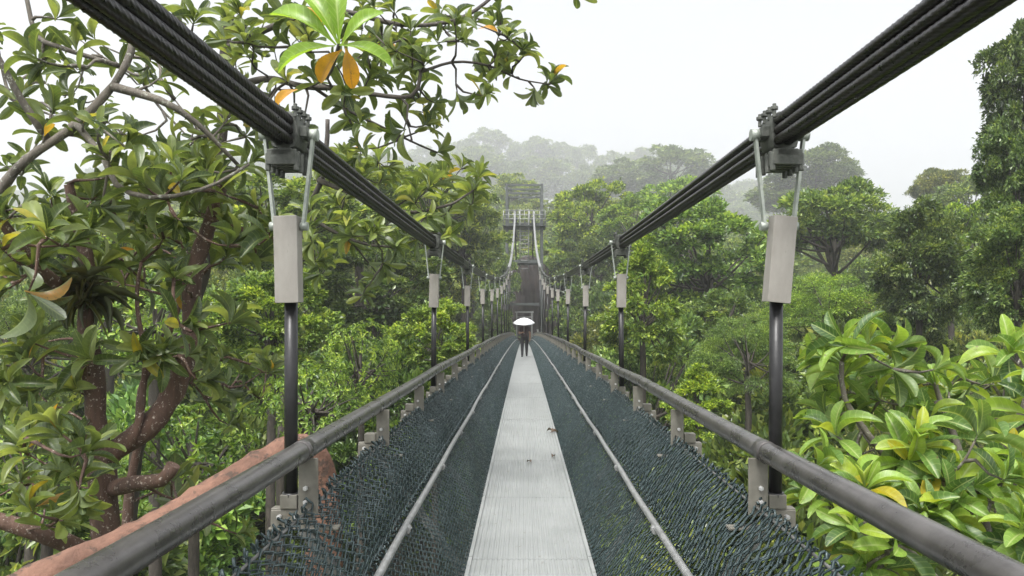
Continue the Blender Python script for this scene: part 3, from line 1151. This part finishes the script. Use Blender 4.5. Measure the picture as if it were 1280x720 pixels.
# --- epiphyte on the fork stem
rgf = np.random.default_rng(8)
c0 = np.array(at(107, 372, 5.38))
nl = 110
dirs = unit(rgf, nl)
dirs[:, 2] = dirs[:, 2] * .7 + .1
mb = MB()
leaves(mb, np.repeat(c0[None], nl, 0) + rgf.normal(0, .035, (nl, 3)), dirs, dirs * 0 + np.array([0, 0, 1.0]) + rgf.normal(0, .3, (nl, 3)),
       rgf.uniform(.14, .34, nl), rgf.uniform(.012, .026, nl), T_ST, curl=rgf.uniform(.8, 2.6, nl))
o = mb.build('epiphyte_fern', M['fern'])
tag(o, 'spiky brown-green epiphyte tuft perched on the upright stem of the forked tree', 'fern')

# --- bright big-leaved tree top, right foreground
g = Grow(66)
b0 = at(1290, 1100, 5.4)
g.limb([ground_pt(b0), b0, at(1270, 820, 5.3), at(1240, 700, 5.2), at(1215, 620, 5.0)], 0.16, 0.05, 0.01)
g.limb([at(1240, 700, 5.2), at(1160, 620, 5.0), at(1095, 560, 5.0), at(1060, 500, 5.1), at(1055, 450, 5.1)], 0.04, 0.016, 0.012)
g.limb([at(1215, 620, 5.0), at(1190, 540, 5.1), at(1172, 480, 5.2)], 0.035, 0.016, 0.012)
g.limb([at(1225, 650, 5.0), at(1255, 560, 5.1), at(1290, 480, 5.3)], 0.035, 0.016, 0.012)
g.limb([at(1260, 780, 5.2), at(1160, 730, 4.9), at(1080, 700, 4.8)], 0.03, 0.014, 0.012)
rr = g.rg
tg = [at(1060, 432, 5.0), at(1110, 438, 5.3), at(1168, 462, 4.9), at(1222, 545, 4.3), at(1262, 445, 5.2), at(1240, 480, 5.8), at(1100, 500, 5.4), at(1050, 480, 5.6),
      at(1140, 505, 5.2), at(1120, 585, 4.8), at(1180, 600, 4.5), at(1255, 600, 4.2), at(1045, 545, 5.0), at(1020, 585, 4.8), at(1068, 660, 4.3)]
tg += region(rr, 1130, 520, 120, 60, 4.9, 6.6, 26) + region(rr, 1190, 620, 110, 70, 4.2, 5.8, 27) + region(rr, 1250, 700, 80, 60, 4.0, 5.4, 14) \
    + region(rr, 1060, 620, 60, 40, 4.6, 5.8, 10) + region(rr, 1080, 700, 60, 40, 4.3, 5.4, 10) + region(rr, 1290, 520, 40, 90, 4.6, 6.5, 10) + region(rr, 1060, 450, 50, 25, 5.2, 6.5, 5)
g.reach(tg)
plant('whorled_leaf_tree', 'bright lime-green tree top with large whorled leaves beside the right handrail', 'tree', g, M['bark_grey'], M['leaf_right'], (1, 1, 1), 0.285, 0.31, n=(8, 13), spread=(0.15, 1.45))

# ------------------------------------------------------------------ forest prototypes (crown, trunk) meshes


def crown_mesh(kind, seed):
    rg = np.random.default_rng(seed)
    mb = MB()
    R0 = 3.6
    centers = []
    if kind == 'broad':
        ncl, per, rc, ln, asp, hz = 92, 230, (0.42, 0.9), 0.32, 0.5, 0.95
    elif kind == 'cone':
        ncl, per, rc, ln, asp, hz = 92, 180, (0.42, 0.8), 0.35, 0.46, 1.35
    elif kind == 'dark':
        ncl, per, rc, ln, asp, hz = 150, 290, (0.42, 0.85), 0.29, 0.5, 1.3
    elif kind == 'fine':
        ncl, per, rc, ln, asp, hz = 95, 380, (0.55, 1.0), 0.20, 0.24, 0.95
    elif kind == 'umbrella':
        ncl, per, rc, ln, asp, hz = 95, 240, (0.45, 0.85), 0.27, 0.45, 0.6
    elif kind == 'whorl':
        ncl, per, rc, ln, asp, hz = 260, 9, (0.3, 0.5), 0.42, 0.3, 0.75
    else:
        ncl, per, rc, ln, asp, hz = 85, 130, (0.65, 1.2), 0.42, 0.55, 1.0
    ph = rg.uniform(0, 6.28, 8)
    u = unit(rg, ncl * 3)
    low = -0.88 if kind not in ('umbrella',) else -0.35
    u = u[u[:, 2] > low][:ncl]
    bump = 1 + 0.16 * np.sin(3 * u[:, 0] + ph[0]) * np.cos(2.6 * u[:, 1] + ph[1]) + 0.12 * np.sin(5 * u[:, 2] + ph[2] + 3 * u[:, 0]) + 0.08 * np.sin(7 * u[:, 1] + ph[3])
    f = rg.uniform(0.25 if kind == 'dark' else 0.6, 1.0, len(u)) ** 0.5 * bump
    C = u * R0 * f[:, None]
    C[:, 2] *= hz
    if kind == 'cone':
        zz = (C[:, 2] / (R0 * hz) + .45) / 1.45
        C[:, :2] *= (1.12 - 0.75 * np.clip(zz, 0, 1))[:, None]
    if kind == 'whorl':
        d = C.copy()
        d[:, 2] = np.abs(d[:, 2]) * .6 + 1.2
        rosettes(mb, C, d + rg.normal(0, .6, C.shape), rg, ln, asp, (8, 12), T_OB4, (0.2, 1.4))
        return mb, C
    for c, uu in zip(C, u):
        r = rg.uniform(*rc)
        m = int(per * (r / np.mean(rc)) ** 1.6)
        v = unit(rg, m)
        v[:, 2] = np.where(v[:, 2] < -.3, -v[:, 2], v[:, 2])
        rad = r * rg.uniform(0.35, 1.0, m) ** 0.45 * np.where(rg.uniform(0, 1, m) < .1, rg.uniform(1, 1.5, m), 1)
        flat = 0.62 if kind not in ('dark',) else 0.9
        P = c + v * rad[:, None] * np.array([1, 1, flat])
        D = v * .8 + uu * .5 + rg.normal(0, .5, (m, 3)) + np.array([0, 0, -.45 if kind in ('dark', 'fine') else -.15])
        Nn = np.array([0, 0, 0.9]) + v * .5 + rg.normal(0, .4, (m, 3))
        L = ln * rg.uniform(.75, 1.3) * rg.uniform(.55, 1.3, m)
        leaves(mb, P, D, Nn, L, L * asp * rg.uniform(.8, 1.2, m), T_1, smooth=False)
    return mb, C


def trunk_mesh(C, seed, spread=True):
    """trunk and limbs, in crown space; the trunk itself hangs below the crown centre"""
    rg = np.random.default_rng(seed)
    mb = MB()
    mb.tube([(0, 0, -30), (0.1, 0, -14), (0, .1, -4), (0.1, 0, -1.5), (0, 0, 0.6)], [0.42, 0.34, 0.27, 0.22, 0.1], 9)
    idx = rg.permutation(len(C))[:26]
    for i in idx:
        c = C[i]
        a = np.array([0, 0, rg.uniform(-2.6, 0.1)])
        mid = a * .45 + c * .55 + np.array([0, 0, rg.uniform(-.5, .05)]) + rg.normal(0, .15, 3)
        n = 7
        t = np.linspace(0, 1, n)[:, None]
        P = (1 - t) ** 2 * a + 2 * t * (1 - t) * mid + t * t * c
        mb.tube(P, np.linspace(0.10, 0.025, n), 5)
    return mb


PROTO = {}
for kind, seeds in (('broad', (1, 2, 3)), ('cone', (4,)), ('dark', (5, 6)), ('fine', (7,)), ('umbrella', (8,)), ('whorl', (9, 10)), ('far', (11, 12))):
    for sd in seeds:
        mbc, C = crown_mesh(kind, sd)
        PROTO.setdefault(kind, []).append([mbc, C, sd, None, None])
TREE_N = [0]


def tree(kind, var, name, label, c, rx, rz, tint, cat='tree', group=None, rot=None):
    """forest tree with crown centre c, half-width rx, half-height rz (metres)"""
    p = PROTO[kind][var % len(PROTO[kind])]
    hz = {'broad': 0.95, 'cone': 1.35, 'dark': 1.3, 'fine': .95, 'umbrella': .6, 'whorl': .75, 'far': 1.0}[kind]
    gz = float(ground_z(c.x, c.y)) - 0.3
    root = empty(name, (c.x, c.y, gz))
    tag(root, label, cat, group)
    if p[3] is None:
        p[3] = p[0].build('crown', M['leaf_mid'], root)
        p[4] = trunk_mesh(p[1], p[2]).build('trunk', M['bark_dark'], root)
        cr, tk = p[3], p[4]
    else:
        cr, tk = dup(p[3], root), dup(p[4], root)
    sx, sz = rx / 4.1, rz / (4.1 * hz)
    a = RNG.uniform(0, 6.28) if rot is None else rot
    h = c.z - gz
    cr.location = (0, 0, h)
    cr.rotation_euler = (0, 0, a)
    cr.scale = (sx, sx, sz)
    tk.location = (0, 0, h)
    tk.rotation_euler = (0, 0, a)
    tk.scale = (sx, sx, max(sz, (h + .5) / 30.0) if h > 0 else sz)
    # limbs must stay inside the crown: when the trunk is stretched more than the crown, keep it near
    tk.scale = (sx, sx, sz)
    cr.color = (*tint, 1)
    TREE_N[0] += 1
    return root


def ptree(kind, var, name, label, px, py, d, rxp, ryp, tint, cat='tree', group=None):
    return tree(kind, var, name, label, at(px, py, d), rxp * d / F, ryp * d / F, tint, cat, group)


BR, MIDG, DK, YG, PALE, OLIVE = (1.35, 1.45, 1.0), (1, 1.05, .9), (.55, .6, .62), (1.7, 1.65, .85), (1.25, 1.25, 1.15), (1.1, 1.0, .8)
ptree('broad', 0, 'forest_tree', 'leafy green tree hugging the left foot of the steel tower', 622, 352, 82, 26, 52, (1.0, 1.1, .85))
ptree('broad', 1, 'forest_tree', 'low dark green tree below the left foot of the steel tower', 618, 405, 74, 24, 40, (.85, .95, .8))
# right side, named trees
ptree('cone', 0, 'forest_tree', 'bright conical tree right behind the second hanger of the right cable', 803, 385, 28, 60, 92, (1.5, 1.55, .85))
ptree('broad', 0, 'forest_tree', 'large domed green tree under the right cable, beyond the conical tree', 885, 325, 46, 88, 82, (1.1, 1.3, .9))
ptree('umbrella', 0, 'forest_tree', 'pale flat-topped spreading tree with bare dark limbs right of the right cover plate', 1042, 292, 50, 92, 56, (1.1, 1.2, .95))
ptree('fine', 0, 'forest_tree', 'soft feathery yellow-green tree low below the flat-topped tree', 1040, 400, 34, 78, 62, (1.3, 1.5, .85))
ptree('dark', 0, 'forest_tree', 'dark blackish-green tree standing alone above the bright leaves on the right', 1150, 345, 30, 58, 95, (.8, .86, .84))
ptree('broad', 1, 'forest_tree', 'bright green tree peeping out behind the dark tree on the right', 1190, 315, 40, 52, 60, (1.35, 1.5, .85))
ptree('dark', 1, 'forest_tree', 'tall dark leafy tree rising along the right edge of the view', 1284, 150, 24, 62, 150, (.6, .68, .64))
ptree('dark', 0, 'forest_tree', 'dark green tree at the foot of the tall tree on the right edge', 1272, 350, 20.5, 62, 95, (1.0, 1.1, .95))
ptree('cone', 2, 'forest_tree', 'small yellow-green tree low beside the right handrail', 872, 505, 20, 45, 50, (1.9, 1.9, .85))
ptree('fine', 0, 'forest_tree', 'fine-leaved green tree between the yellow-green tree and the right handrail post', 935, 450, 25, 62, 62, (1.05, 1.2, .85))
ptree('broad', 0, 'forest_tree', 'mid-green tree filling the gap below the large domed tree', 900, 410, 36, 60, 52, (.9, 1.0, .85))
ptree('broad', 1, 'forest_tree', 'tree with bright yellow-green top just right of the steel tower', 738, 280, 97, 50, 54, (1.6, 1.6, .85))
ptree('broad', 2, 'forest_tree', 'grey-green tree tinted to look shaded at the right foot of the steel tower', 742, 345, 78, 42, 50, (.75, .8, .75))  # dull tint carries the shadow of the lower foliage
ptree('broad', 0, 'forest_tree', 'green tree on the slope between the tower and the large domed tree', 792, 285, 88, 48, 44, (1.2, 1.35, .85))
ptree('far', 0, 'forest_tree', 'light green tree on the slope touched by the right cable', 850, 262, 112, 50, 40, (1.4, 1.6, .95))
# left side, named trees
ptree('broad', 1, 'forest_tree', 'round bright tree behind the second hanger of the left cable', 545, 425, 24, 52, 52, (1.5, 1.55, .9))
ptree('whorl', 0, 'whorled_leaf_tree', 'low big-leaved bright tree between the first two left hangers', 450, 455, 17, 62, 58, (1.5, 1.6, .95))
ptree('broad', 2, 'forest_tree', 'leafy tree on the slope just left of the steel tower', 580, 300, 62, 50, 62, (1.2, 1.2, .9))
ptree('broad', 0, 'forest_tree', 'pale yellow-green tree crowning the slope left of the tower behind the whorled leaves', 545, 262, 58, 66, 60, (1.4, 1.35, .9))
ptree('broad', 1, 'forest_tree', 'dark tree beneath the left cable', 470, 370, 38, 80, 62, (.72, .8, .72))
ptree('broad', 2, 'forest_tree', 'bright green tree behind the first hanger of the left cable', 340, 400, 21, 75, 70, (1.25, 1.35, .85))
ptree('whorl', 1, 'whorled_leaf_tree', 'big-leaved tree low beside the left handrail behind the orange trunk', 390, 500, 11.5, 75, 62, (1.35, 1.5, .9))
ptree('whorl', 0, 'whorled_leaf_tree', 'big-leaved bright tree seen between the two stems of the forked tree', 195, 400, 12, 95, 70, (1.35, 1.5, .9))
ptree('fine', 0, 'forest_tree', 'dull grey-green fine-leaved tree at the left edge', 40, 440, 15, 85, 80, (.75, .82, .78))
ptree('whorl', 1, 'whorled_leaf_tree', 'big-leaved tree low in the lower left corner', 60, 600, 9, 110, 85, (1.2, 1.35, .9))
ptree('whorl', 0, 'whorled_leaf_tree', 'big-leaved tree below the forked tree and the orange trunk', 240, 570, 9.5, 100, 75, (1.15, 1.3, .85))
ptree('broad', 0, 'forest_tree', 'mid-green tree beyond the forked tree, under the grey limbs', 130, 310, 26, 130, 70, (1.0, 1.1, .85))
ptree('broad', 1, 'forest_tree', 'pale green tree beyond the first left hanger below the cable', 330, 290, 34, 95, 65, (1.2, 1.25, .95))
ptree('broad', 2, 'forest_tree', 'green tree behind the whorled-leaf tree beyond the left cable', 450, 275, 44, 85, 62, (1.1, 1.15, .9))

ptree('dark', 1, 'forest_tree', 'dark creeper-clad tree filling the lower right edge above the bright leaves', 1276, 265, 22.5, 52, 120, (.75, .88, .74))
# the rest of the valley canopy
rg = np.random.default_rng(77)
taken = []
LG = 'green leafy tree merging with its neighbours in the valley canopy left of the bridge'
RG = 'green leafy tree merging with its neighbours in the valley canopy right of the bridge'
for yy in np.arange(10, 92, 6.0):
    for xx in np.arange(-66, 67, 6.0):
        x = xx + rg.uniform(-2, 2)
        y = yy + rg.uniform(-2, 2)
        px = VX + (x - CX) * F / y
        if px < -260 or px > 1540 or abs(x) < 4.6:
            continue
        if y > 55 and abs(x) < 7.5 + 0.0 * y:
            continue
        rad = rg.uniform(3.3, 5.0)
        if abs(x) - rad < 1.7 and y < 86:
            rad = max(1.8, abs(x) - 1.8)
        top = -2.4 + (y - 10) * 0.13 + rg.uniform(-1.5, 1.4) + max(0, abs(x) - 10) * 0.02
        if x < 0:
            top += 0.03 * (y - 10)
        kind = rg.choice(['broad', 'broad', 'broad', 'cone', 'fine', 'whorl', 'dark'], p=[.2, .2, .2, .08, .1, .14, .08])
        if kind == 'whorl' and y > 35:
            kind = 'broad'
        hz = rad * {'broad': 1.25, 'cone': 1.6, 'fine': 1.2, 'whorl': 1.0, 'dark': 1.5}[kind]
        b = rg.uniform(.7, 1.3)
        tint = (b * rg.uniform(.95, 1.25), b * rg.uniform(1.0, 1.2), b * rg.uniform(.7, 1.0))
        tree(kind, int(rg.integers(0, 3)), 'forest_tree', LG if x < 0 else RG, Vector((x, y, top - hz)), rad, hz, tint,
             group='valley canopy left of the bridge' if x < 0 else 'valley canopy right of the bridge')

# slope behind the tower and the misty ridge
HG = 'hazy green tree on the slope rising behind the steel tower'
for yy in np.arange(100, 200, 15.0):
    for xx in np.arange(-110, 131, 11.0):
        x = xx + rg.uniform(-4, 4)
        y = yy + rg.uniform(-5, 5)
        px = VX + (x - CX) * F / y
        if px < 200 or px > 1380:
            continue
        rad = rg.uniform(4.2, 6.4)
        gz = float(ground_z(x, y))
        top = gz + rg.uniform(12, 15.5)
        hz = rad * .9
        b = rg.uniform(.8, 1.25)
        tree('far', int(rg.integers(0, 2)), 'forest_tree', HG, Vector((x, y, top - hz)), rad, hz, (b * rg.uniform(1, 1.25), b * 1.1, b * .85), group='slope trees behind the tower')
MG = 'mist-grey tree on the far ridge against the white sky'
xx = 120.0
while xx < 1180:
    top = float(np.interp(xx, [120, 300, 470, 560, 600, 690, 760, 840, 880, 930, 1000, 1100, 1180], [205, 195, 188, 180, 165, 172, 180, 178, 196, 222, 238, 256, 262])) + rg.uniform(-6, 9)
    rx = rg.uniform(17, 30)
    ry = rg.uniform(20, 28)
    ptree('far', int(rg.integers(0, 2)), 'ridge_tree', MG, xx, top + ry, rg.uniform(720, 800), rx, ry, (.85, .9, .8), group='misty ridge trees')
    ptree('far', int(rg.integers(0, 2)), 'ridge_tree', MG, xx + rg.uniform(-8, 8), top + ry + 30, rg.uniform(560, 620), rx * 1.3, ry * 1.3, (.85, .9, .8), group='misty ridge trees')
    xx += rx * rg.uniform(1.1, 1.6)
ptree('umbrella', 0, 'ridge_tree', 'misty spreading tree standing taller than its neighbours right of the right hanger', 1018, 222, 230, 62, 34, (.7, .75, .7))
ptree('far', 0, 'ridge_tree', 'broad misty tree standing out on the ridge right of the tower', 838, 216, 340, 44, 34, (.8, .85, .8))
ptree('far', 1, 'ridge_tree', 'second misty crown just left of the broad misty ridge tree', 780, 226, 360, 40, 28, (.8, .85, .8))
ptree('far', 1, 'ridge_tree', 'misty rounded crown below the taller spreading misty tree', 985, 246, 235, 50, 26, (.8, .85, .8))
ptree('umbrella', 0, 'ridge_tree', 'misty pinkish-grey spreading tree between the dark tree and the right edge', 1178, 238, 105, 44, 24, (1.1, .95, .9))
ptree('far', 0, 'ridge_tree', 'hazy green tree beside the tall tree of the right edge', 1215, 262, 80, 42, 40, (1.1, 1.15, .95))
print('TREES', TREE_N[0])

# undergrowth on the valley floor
rgu = np.random.default_rng(3)
nU = 26000
x = rgu.uniform(-70, 70, nU)
y = rgu.uniform(-6, 105, nU)
z = ground_z(x, y) + rgu.uniform(0.1, 2.2, nU)
D = unit(rgu, nU)
D[:, 2] = D[:, 2] * .4 - .1
mb = MB()
L = rgu.uniform(.5, 1.2, nU)
leaves(mb, np.stack([x, y, z], -1), D, np.array([[0, 0, 1.0]]) + rgu.normal(0, .35, (nU, 3)), L, L * .45, T_1, smooth=False)
o = mb.build('undergrowth', M['leaf_mid'])
o.color = (.8, .9, .75, 1)
tag(o, 'tangled leafy undergrowth covering the valley floor under the trees', 'undergrowth', kind='stuff')

# ------------------------------------------------------------------ fallen leaves on the deck
M['dead'] = leaf_mat('dead_leaf', [(0, (0.05, 0.032, 0.022)), (1, (0.11, 0.07, 0.045))], .1, .5, tint=False)
for i, (px, py, lab, a) in enumerate(((688, 540, 'dark brown curled leaf lying at the right edge of the deck', 0.5), (690, 571, 'flat brown leaf near the right edge of the deck, nearer than the curled one', 1.3),
                                      (664, 578, 'small dark leaf lying out in the middle of the deck', 2.0))):
    d = 1.592 * F / (py - VY)
    p = at(px, py, d)
    mb = MB()
    ln = (0.15, 0.11, 0.10)[i]
    leaves(mb, [(0, 0, 0)], [(math.cos(a), math.sin(a), 0.1)], [(0.1, -.2, 1)], np.array([ln]), np.array([ln * .42]), T_EL, curl=np.array([1.4]))
    if i == 0:
        leaves(mb, [(0.03, 0.05, 0)], [(-.5, .8, 0.3)], [(0.5, -.2, 1)], np.array([ln * .8]), np.array([ln * .4]), T_EL, curl=np.array([2.0]))
    o = mb.build('fallen_leaf', M['dead'], None, (p.x, p.y, deck_z(p.y) + 0.017))
    tag(o, lab, 'leaf', 'leaves fallen on the deck')

# ------------------------------------------------------------------ person with umbrella
PY = 34.0
PX = -0.02
PZ = deck_z(PY) + 0.006


def make_person():
    V = [(0, 0, .90), (0, -.01, 1.02), (0, -.01, 1.20), (0, 0, 1.34), (0, 0, 1.42), (0, -.02, 1.50), (0, -.025, 1.58), (0, -.01, 1.66)]
    rad = [.145, .125, .145, .13, .05, .07, .09, .06]
    E = [(0, 1), (1, 2), (2, 3), (3, 4), (4, 5), (5, 6), (6, 7)]

    def chain(start, pts, rs):
        prev = start
        for p, r in zip(pts, rs):
            V.append(p)
            rad.append(r)
            E.append((prev, len(V) - 1))
            prev = len(V) - 1
        return prev
    # legs, mid-stride towards the camera (-y)
    chain(0, [(-.095, -.01, .84), (-.10, -.14, .47), (-.10, -.20, .09), (-.105, -.23, .045), (-.11, -.36, .035)], [.11, .08, .055, .05, .038])
    chain(0, [(.095, .01, .84), (.10, .05, .47), (.10, .22, .13), (.10, .24, .07), (.11, .14, .035)], [.11, .08, .055, .05, .038])
    # arms: right hand holds the umbrella, left arm hangs
    h = chain(3, [(-.19, 0, 1.33), (-.24, -.04, 1.06), (-.12, -.26, 1.10)], [.06, .045, .032])
    palm = chain(h, [(-.07, -.31, 1.12)], [.034])
    for k, (dz, ln) in enumerate(((.03, .05), (.01, .056), (-.01, .052), (-.03, .042))):
        chain(palm, [(-.035, -.345, 1.12 + dz), (-.01, -.335, 1.12 + dz), (-.012, -.31, 1.12 + dz)], [.009, .009, .008])
    chain(palm, [(-.05, -.29, 1.165), (-.02, -.30, 1.175)], [.01, .009])
    h = chain(3, [(.19, 0, 1.33), (.245, .04, 1.06), (.25, -.03, .83)], [.06, .045, .032])
    palm = chain(h, [(.25, -.05, .77)], [.033])
    for k, dy in enumerate((-.03, -.01, .01, .03)):
        chain(palm, [(.25, -.055 + dy, .72), (.24, -.06 + dy, .685), (.225, -.06 + dy, .665)], [.009, .009, .008])
    chain(palm, [(.235, -.095, .75), (.225, -.11, .71)], [.01, .009])
    me = bpy.data.meshes.new('body_skeleton')
    me.from_pydata(V, E, [])
    o = bpy.data.objects.new('body_skeleton', me)
    COL.objects.link(o)
    sk = o.modifiers.new('skin', 'SKIN')
    sk.use_smooth_shade = True
    me.skin_vertices[0].data[0].use_root = True
    for i, r in enumerate(rad):
        w = 1.25 if i in (0, 1, 2, 3) else 1.0
        me.skin_vertices[0].data[i].radius = (r * w, r * (0.85 if i < 4 else 1))
    sb = o.modifiers.new('sub', 'SUBSURF')
    sb.levels = sb.render_levels = 2
    dg = bpy.context.evaluated_depsgraph_get()
    m2 = bpy.data.meshes.new_from_object(o.evaluated_get(dg))
    bpy.data.objects.remove(o)
    skin = plain('skin', (0.30, 0.18, 0.12), 0.5)
    shirt = plain('shirt', (0.055, 0.035, 0.035), 0.8, var=.3)
    trou = plain('trousers', (0.018, 0.018, 0.02), 0.8, var=.3)
    shoe = plain('shoe', (0.012, 0.012, 0.012), 0.5)
    m2.materials.clear()
    for m in (skin, shirt, trou, shoe):
        m2.materials.append(m)
    for p in m2.polygons:
        c = p.center
        k = 0
        if c.z < .1:
            k = 3
        elif c.z < .93 and abs(c.x) < .2:
            k = 2
        elif c.z < 1.41 and abs(c.x) < .16 and c.y > -.17 or (c.z > 1.15 and c.z < 1.41):
            k = 1
        p.material_index = k
        p.use_smooth = True
    ob = bpy.data.objects.new('person', m2)
    COL.objects.link(ob)
    ob.location = (PX, PY, PZ)
    tag(ob, 'person in dark clothes walking along the deck under a white umbrella', 'person')
    # hair cap and face
    bm = bmesh.new()
    bmesh.ops.create_uvsphere(bm, u_segments=20, v_segments=12, radius=1)
    for v in bm.verts:
        v.co = Vector((v.co.x * .098, v.co.y * .108 + .012, v.co.z * .105 + 1.615))
    bmesh.ops.delete(bm, geom=[v for v in bm.verts if v.co.z < 1.60 and v.co.y < .02 or v.co.z < 1.53], context='VERTS')
    hm = bpy.data.meshes.new('hair')
    bm.to_mesh(hm)
    bm.free()
    hm.materials.append(plain('hair', (.012, .010, .009), .6))
    ho = bpy.data.objects.new('hair', hm)
    COL.objects.link(ho)
    ho.parent = ob
    mb = MB()
    for s in (-1, 1):
        mb.tube([(s * .034, -.112, 1.585), (s * .034, -.104, 1.585)], .012, 8)
    eo = mb.build('eye', plain('eye', (.03, .02, .02), .3), ob)
    mb = MB()
    mb.tube([(0, -.105, 1.585), (0, -.13, 1.553), (0, -.108, 1.545)], [.008, .014, .010], 8)
    mb.tube([(-.024, -.100, 1.518), (0, -.106, 1.515), (.024, -.100, 1.518)], .006, 6)
    for s in (-1, 1):
        mb.tube([(s * .088, -.01, 1.60), (s * .10, 0, 1.57), (s * .088, 0, 1.54)], .012, 6)
    mb.build('face', skin, ob)
    return ob


make_person()

um = empty('umbrella', (PX - .02, PY - .33, PZ + 1.12))
tag(um, 'open white umbrella held low over the head of the walking person', 'umbrella')
um.rotation_euler = (R(12), 0, 0)
mb = MB()
nk, nr = 8, 6
V, q = [(0, 0, .66)], []
for r in range(1, nr + 1):
    t = r / nr
    for k in range(nk * 4):
        a = 2 * math.pi * k / (nk * 4)
        sc = 1 - 0.055 * t * (0.5 - 0.5 * math.cos(4 * 2 * math.pi * k / (nk * 4) * 2))
        rr_ = .50 * t * sc
        V.append((rr_ * math.cos(a), rr_ * math.sin(a), .66 - .22 * t ** 2))
m_ = nk * 4
q += [(0, 1 + k, 1 + (k + 1) % m_) for k in range(m_)]
for r in range(nr - 1):
    for k in range(m_):
        a = 1 + r * m_ + k
        b = 1 + r * m_ + (k + 1) % m_
        q.append((a, a + m_, b + m_, b))
mb.add(V, q, True)
cv = mb.build('canopy', plain('umbrella_cloth', (.62, .63, .65), .55, var=.04), um)
sd = cv.modifiers.new('thick', 'SOLIDIFY')
sd.thickness = .004
mb = MB()
mb.tube([(0, 0, -.10), (0, 0, .72)], .008, 8)
mb.build('shaft', M['bolt'], um)
mb = MB()
mb.tube([(0, 0, -.22), (0, 0, -.08)], .015, 10)
mb.build('handle', M['rod'], um)
mb = MB()
for k in range(8):
    a = 2 * math.pi * k / 8
    P = [(.50 * t * math.cos(a), .50 * t * math.sin(a), .652 - .22 * t * t) for t in (0.02, .25, .5, .75, .97)]
    mb.tube(P, .004, 5)
mb.build('rib', M['bolt'], um)

# ------------------------------------------------------------------ haze
mh, t, out = nt('valley_haze')
pv = N(t, 'ShaderNodeVolumePrincipled')
pv.inputs['Color'].default_value = (0.97, 0.98, 1.0, 1)
pv.inputs['Density'].default_value = 0.0011
pv.inputs['Anisotropy'].default_value = 0.36
t.links.new(pv.outputs[0], out.inputs['Volume'])
mb = MB()
x0, x1, y0, y1, z0, z1 = -1000, 1000, -320, 1250, -60, 290
mb.box(((x0 + x1) / 2, (y0 + y1) / 2, (z0 + z1) / 2), (x1 - x0, y1 - y0, z1 - z0))
hz = mb.build('haze', mh)
tag(hz, 'pale rain mist filling the valley and fading the far ridge', 'haze', kind='stuff')

# ------------------------------------------------------------------ light and camera
SUN_E, SUN_A = 62.0, 200.0
w = bpy.data.worlds.new('World')
S.world = w
w.use_nodes = True
t = w.node_tree
t.nodes.clear()
out = t.nodes.new('ShaderNodeOutputWorld')
bg = t.nodes.new('ShaderNodeBackground')
sky = t.nodes.new('ShaderNodeTexSky')
sky.sky_type = 'NISHITA'
sky.sun_disc = False
sky.sun_elevation = R(SUN_E)
sky.sun_rotation = R(SUN_A)
sky.dust_density = 6.0
sky.air_density = 1.0
sky.ozone_density = 1.0
hs = t.nodes.new('ShaderNodeHueSaturation')
hs.inputs['Saturation'].default_value = 0.2
t.links.new(sky.outputs[0], hs.inputs['Color'])
t.links.new(hs.outputs[0], bg.inputs[0])
bg.inputs[1].default_value = 0.11
t.links.new(bg.outputs[0], out.inputs[0])

sd = bpy.data.lights.new('sun', 'SUN')
sd.energy = 1.5
sd.angle = R(14)
sd.color = (1.0, 0.98, 0.95)
so = bpy.data.objects.new('sun', sd)
COL.objects.link(so)
# sun_rotation is measured clockwise from +y seen from above
az = R(SUN_A)
dirv = Vector((math.sin(az) * math.cos(R(SUN_E)), math.cos(az) * math.cos(R(SUN_E)), math.sin(R(SUN_E))))
so.rotation_euler = dirv.to_track_quat('Z', 'Y').to_euler()
so.location = (0, -20, 60)

cd = bpy.data.cameras.new('camera')
cam = bpy.data.objects.new('camera', cd)
COL.objects.link(cam)
cam.location = (CX, 0, CZ)
cam.rotation_euler = (R(90), 0, 0)
cd.sensor_width = 36
cd.lens = F / 1280 * 36
cd.shift_x = -(VX - 640) / 1280
cd.shift_y = (VY - 360) / 1280
cd.clip_start = 0.05
cd.clip_end = 3000
S.camera = cam

S.render.engine = 'CYCLES'
S.cycles.use_denoising = True
S.cycles.max_bounces = 6
S.cycles.diffuse_bounces = 3
S.cycles.glossy_bounces = 2
S.cycles.transmission_bounces = 3
S.cycles.transparent_max_bounces = 6
S.cycles.volume_bounces = 2
S.view_settings.view_transform = 'Standard'
S.view_settings.look = 'None'
S.view_settings.gamma = 1
S.view_settings.exposure = 1.5
S.view_settings.use_curve_mapping = False
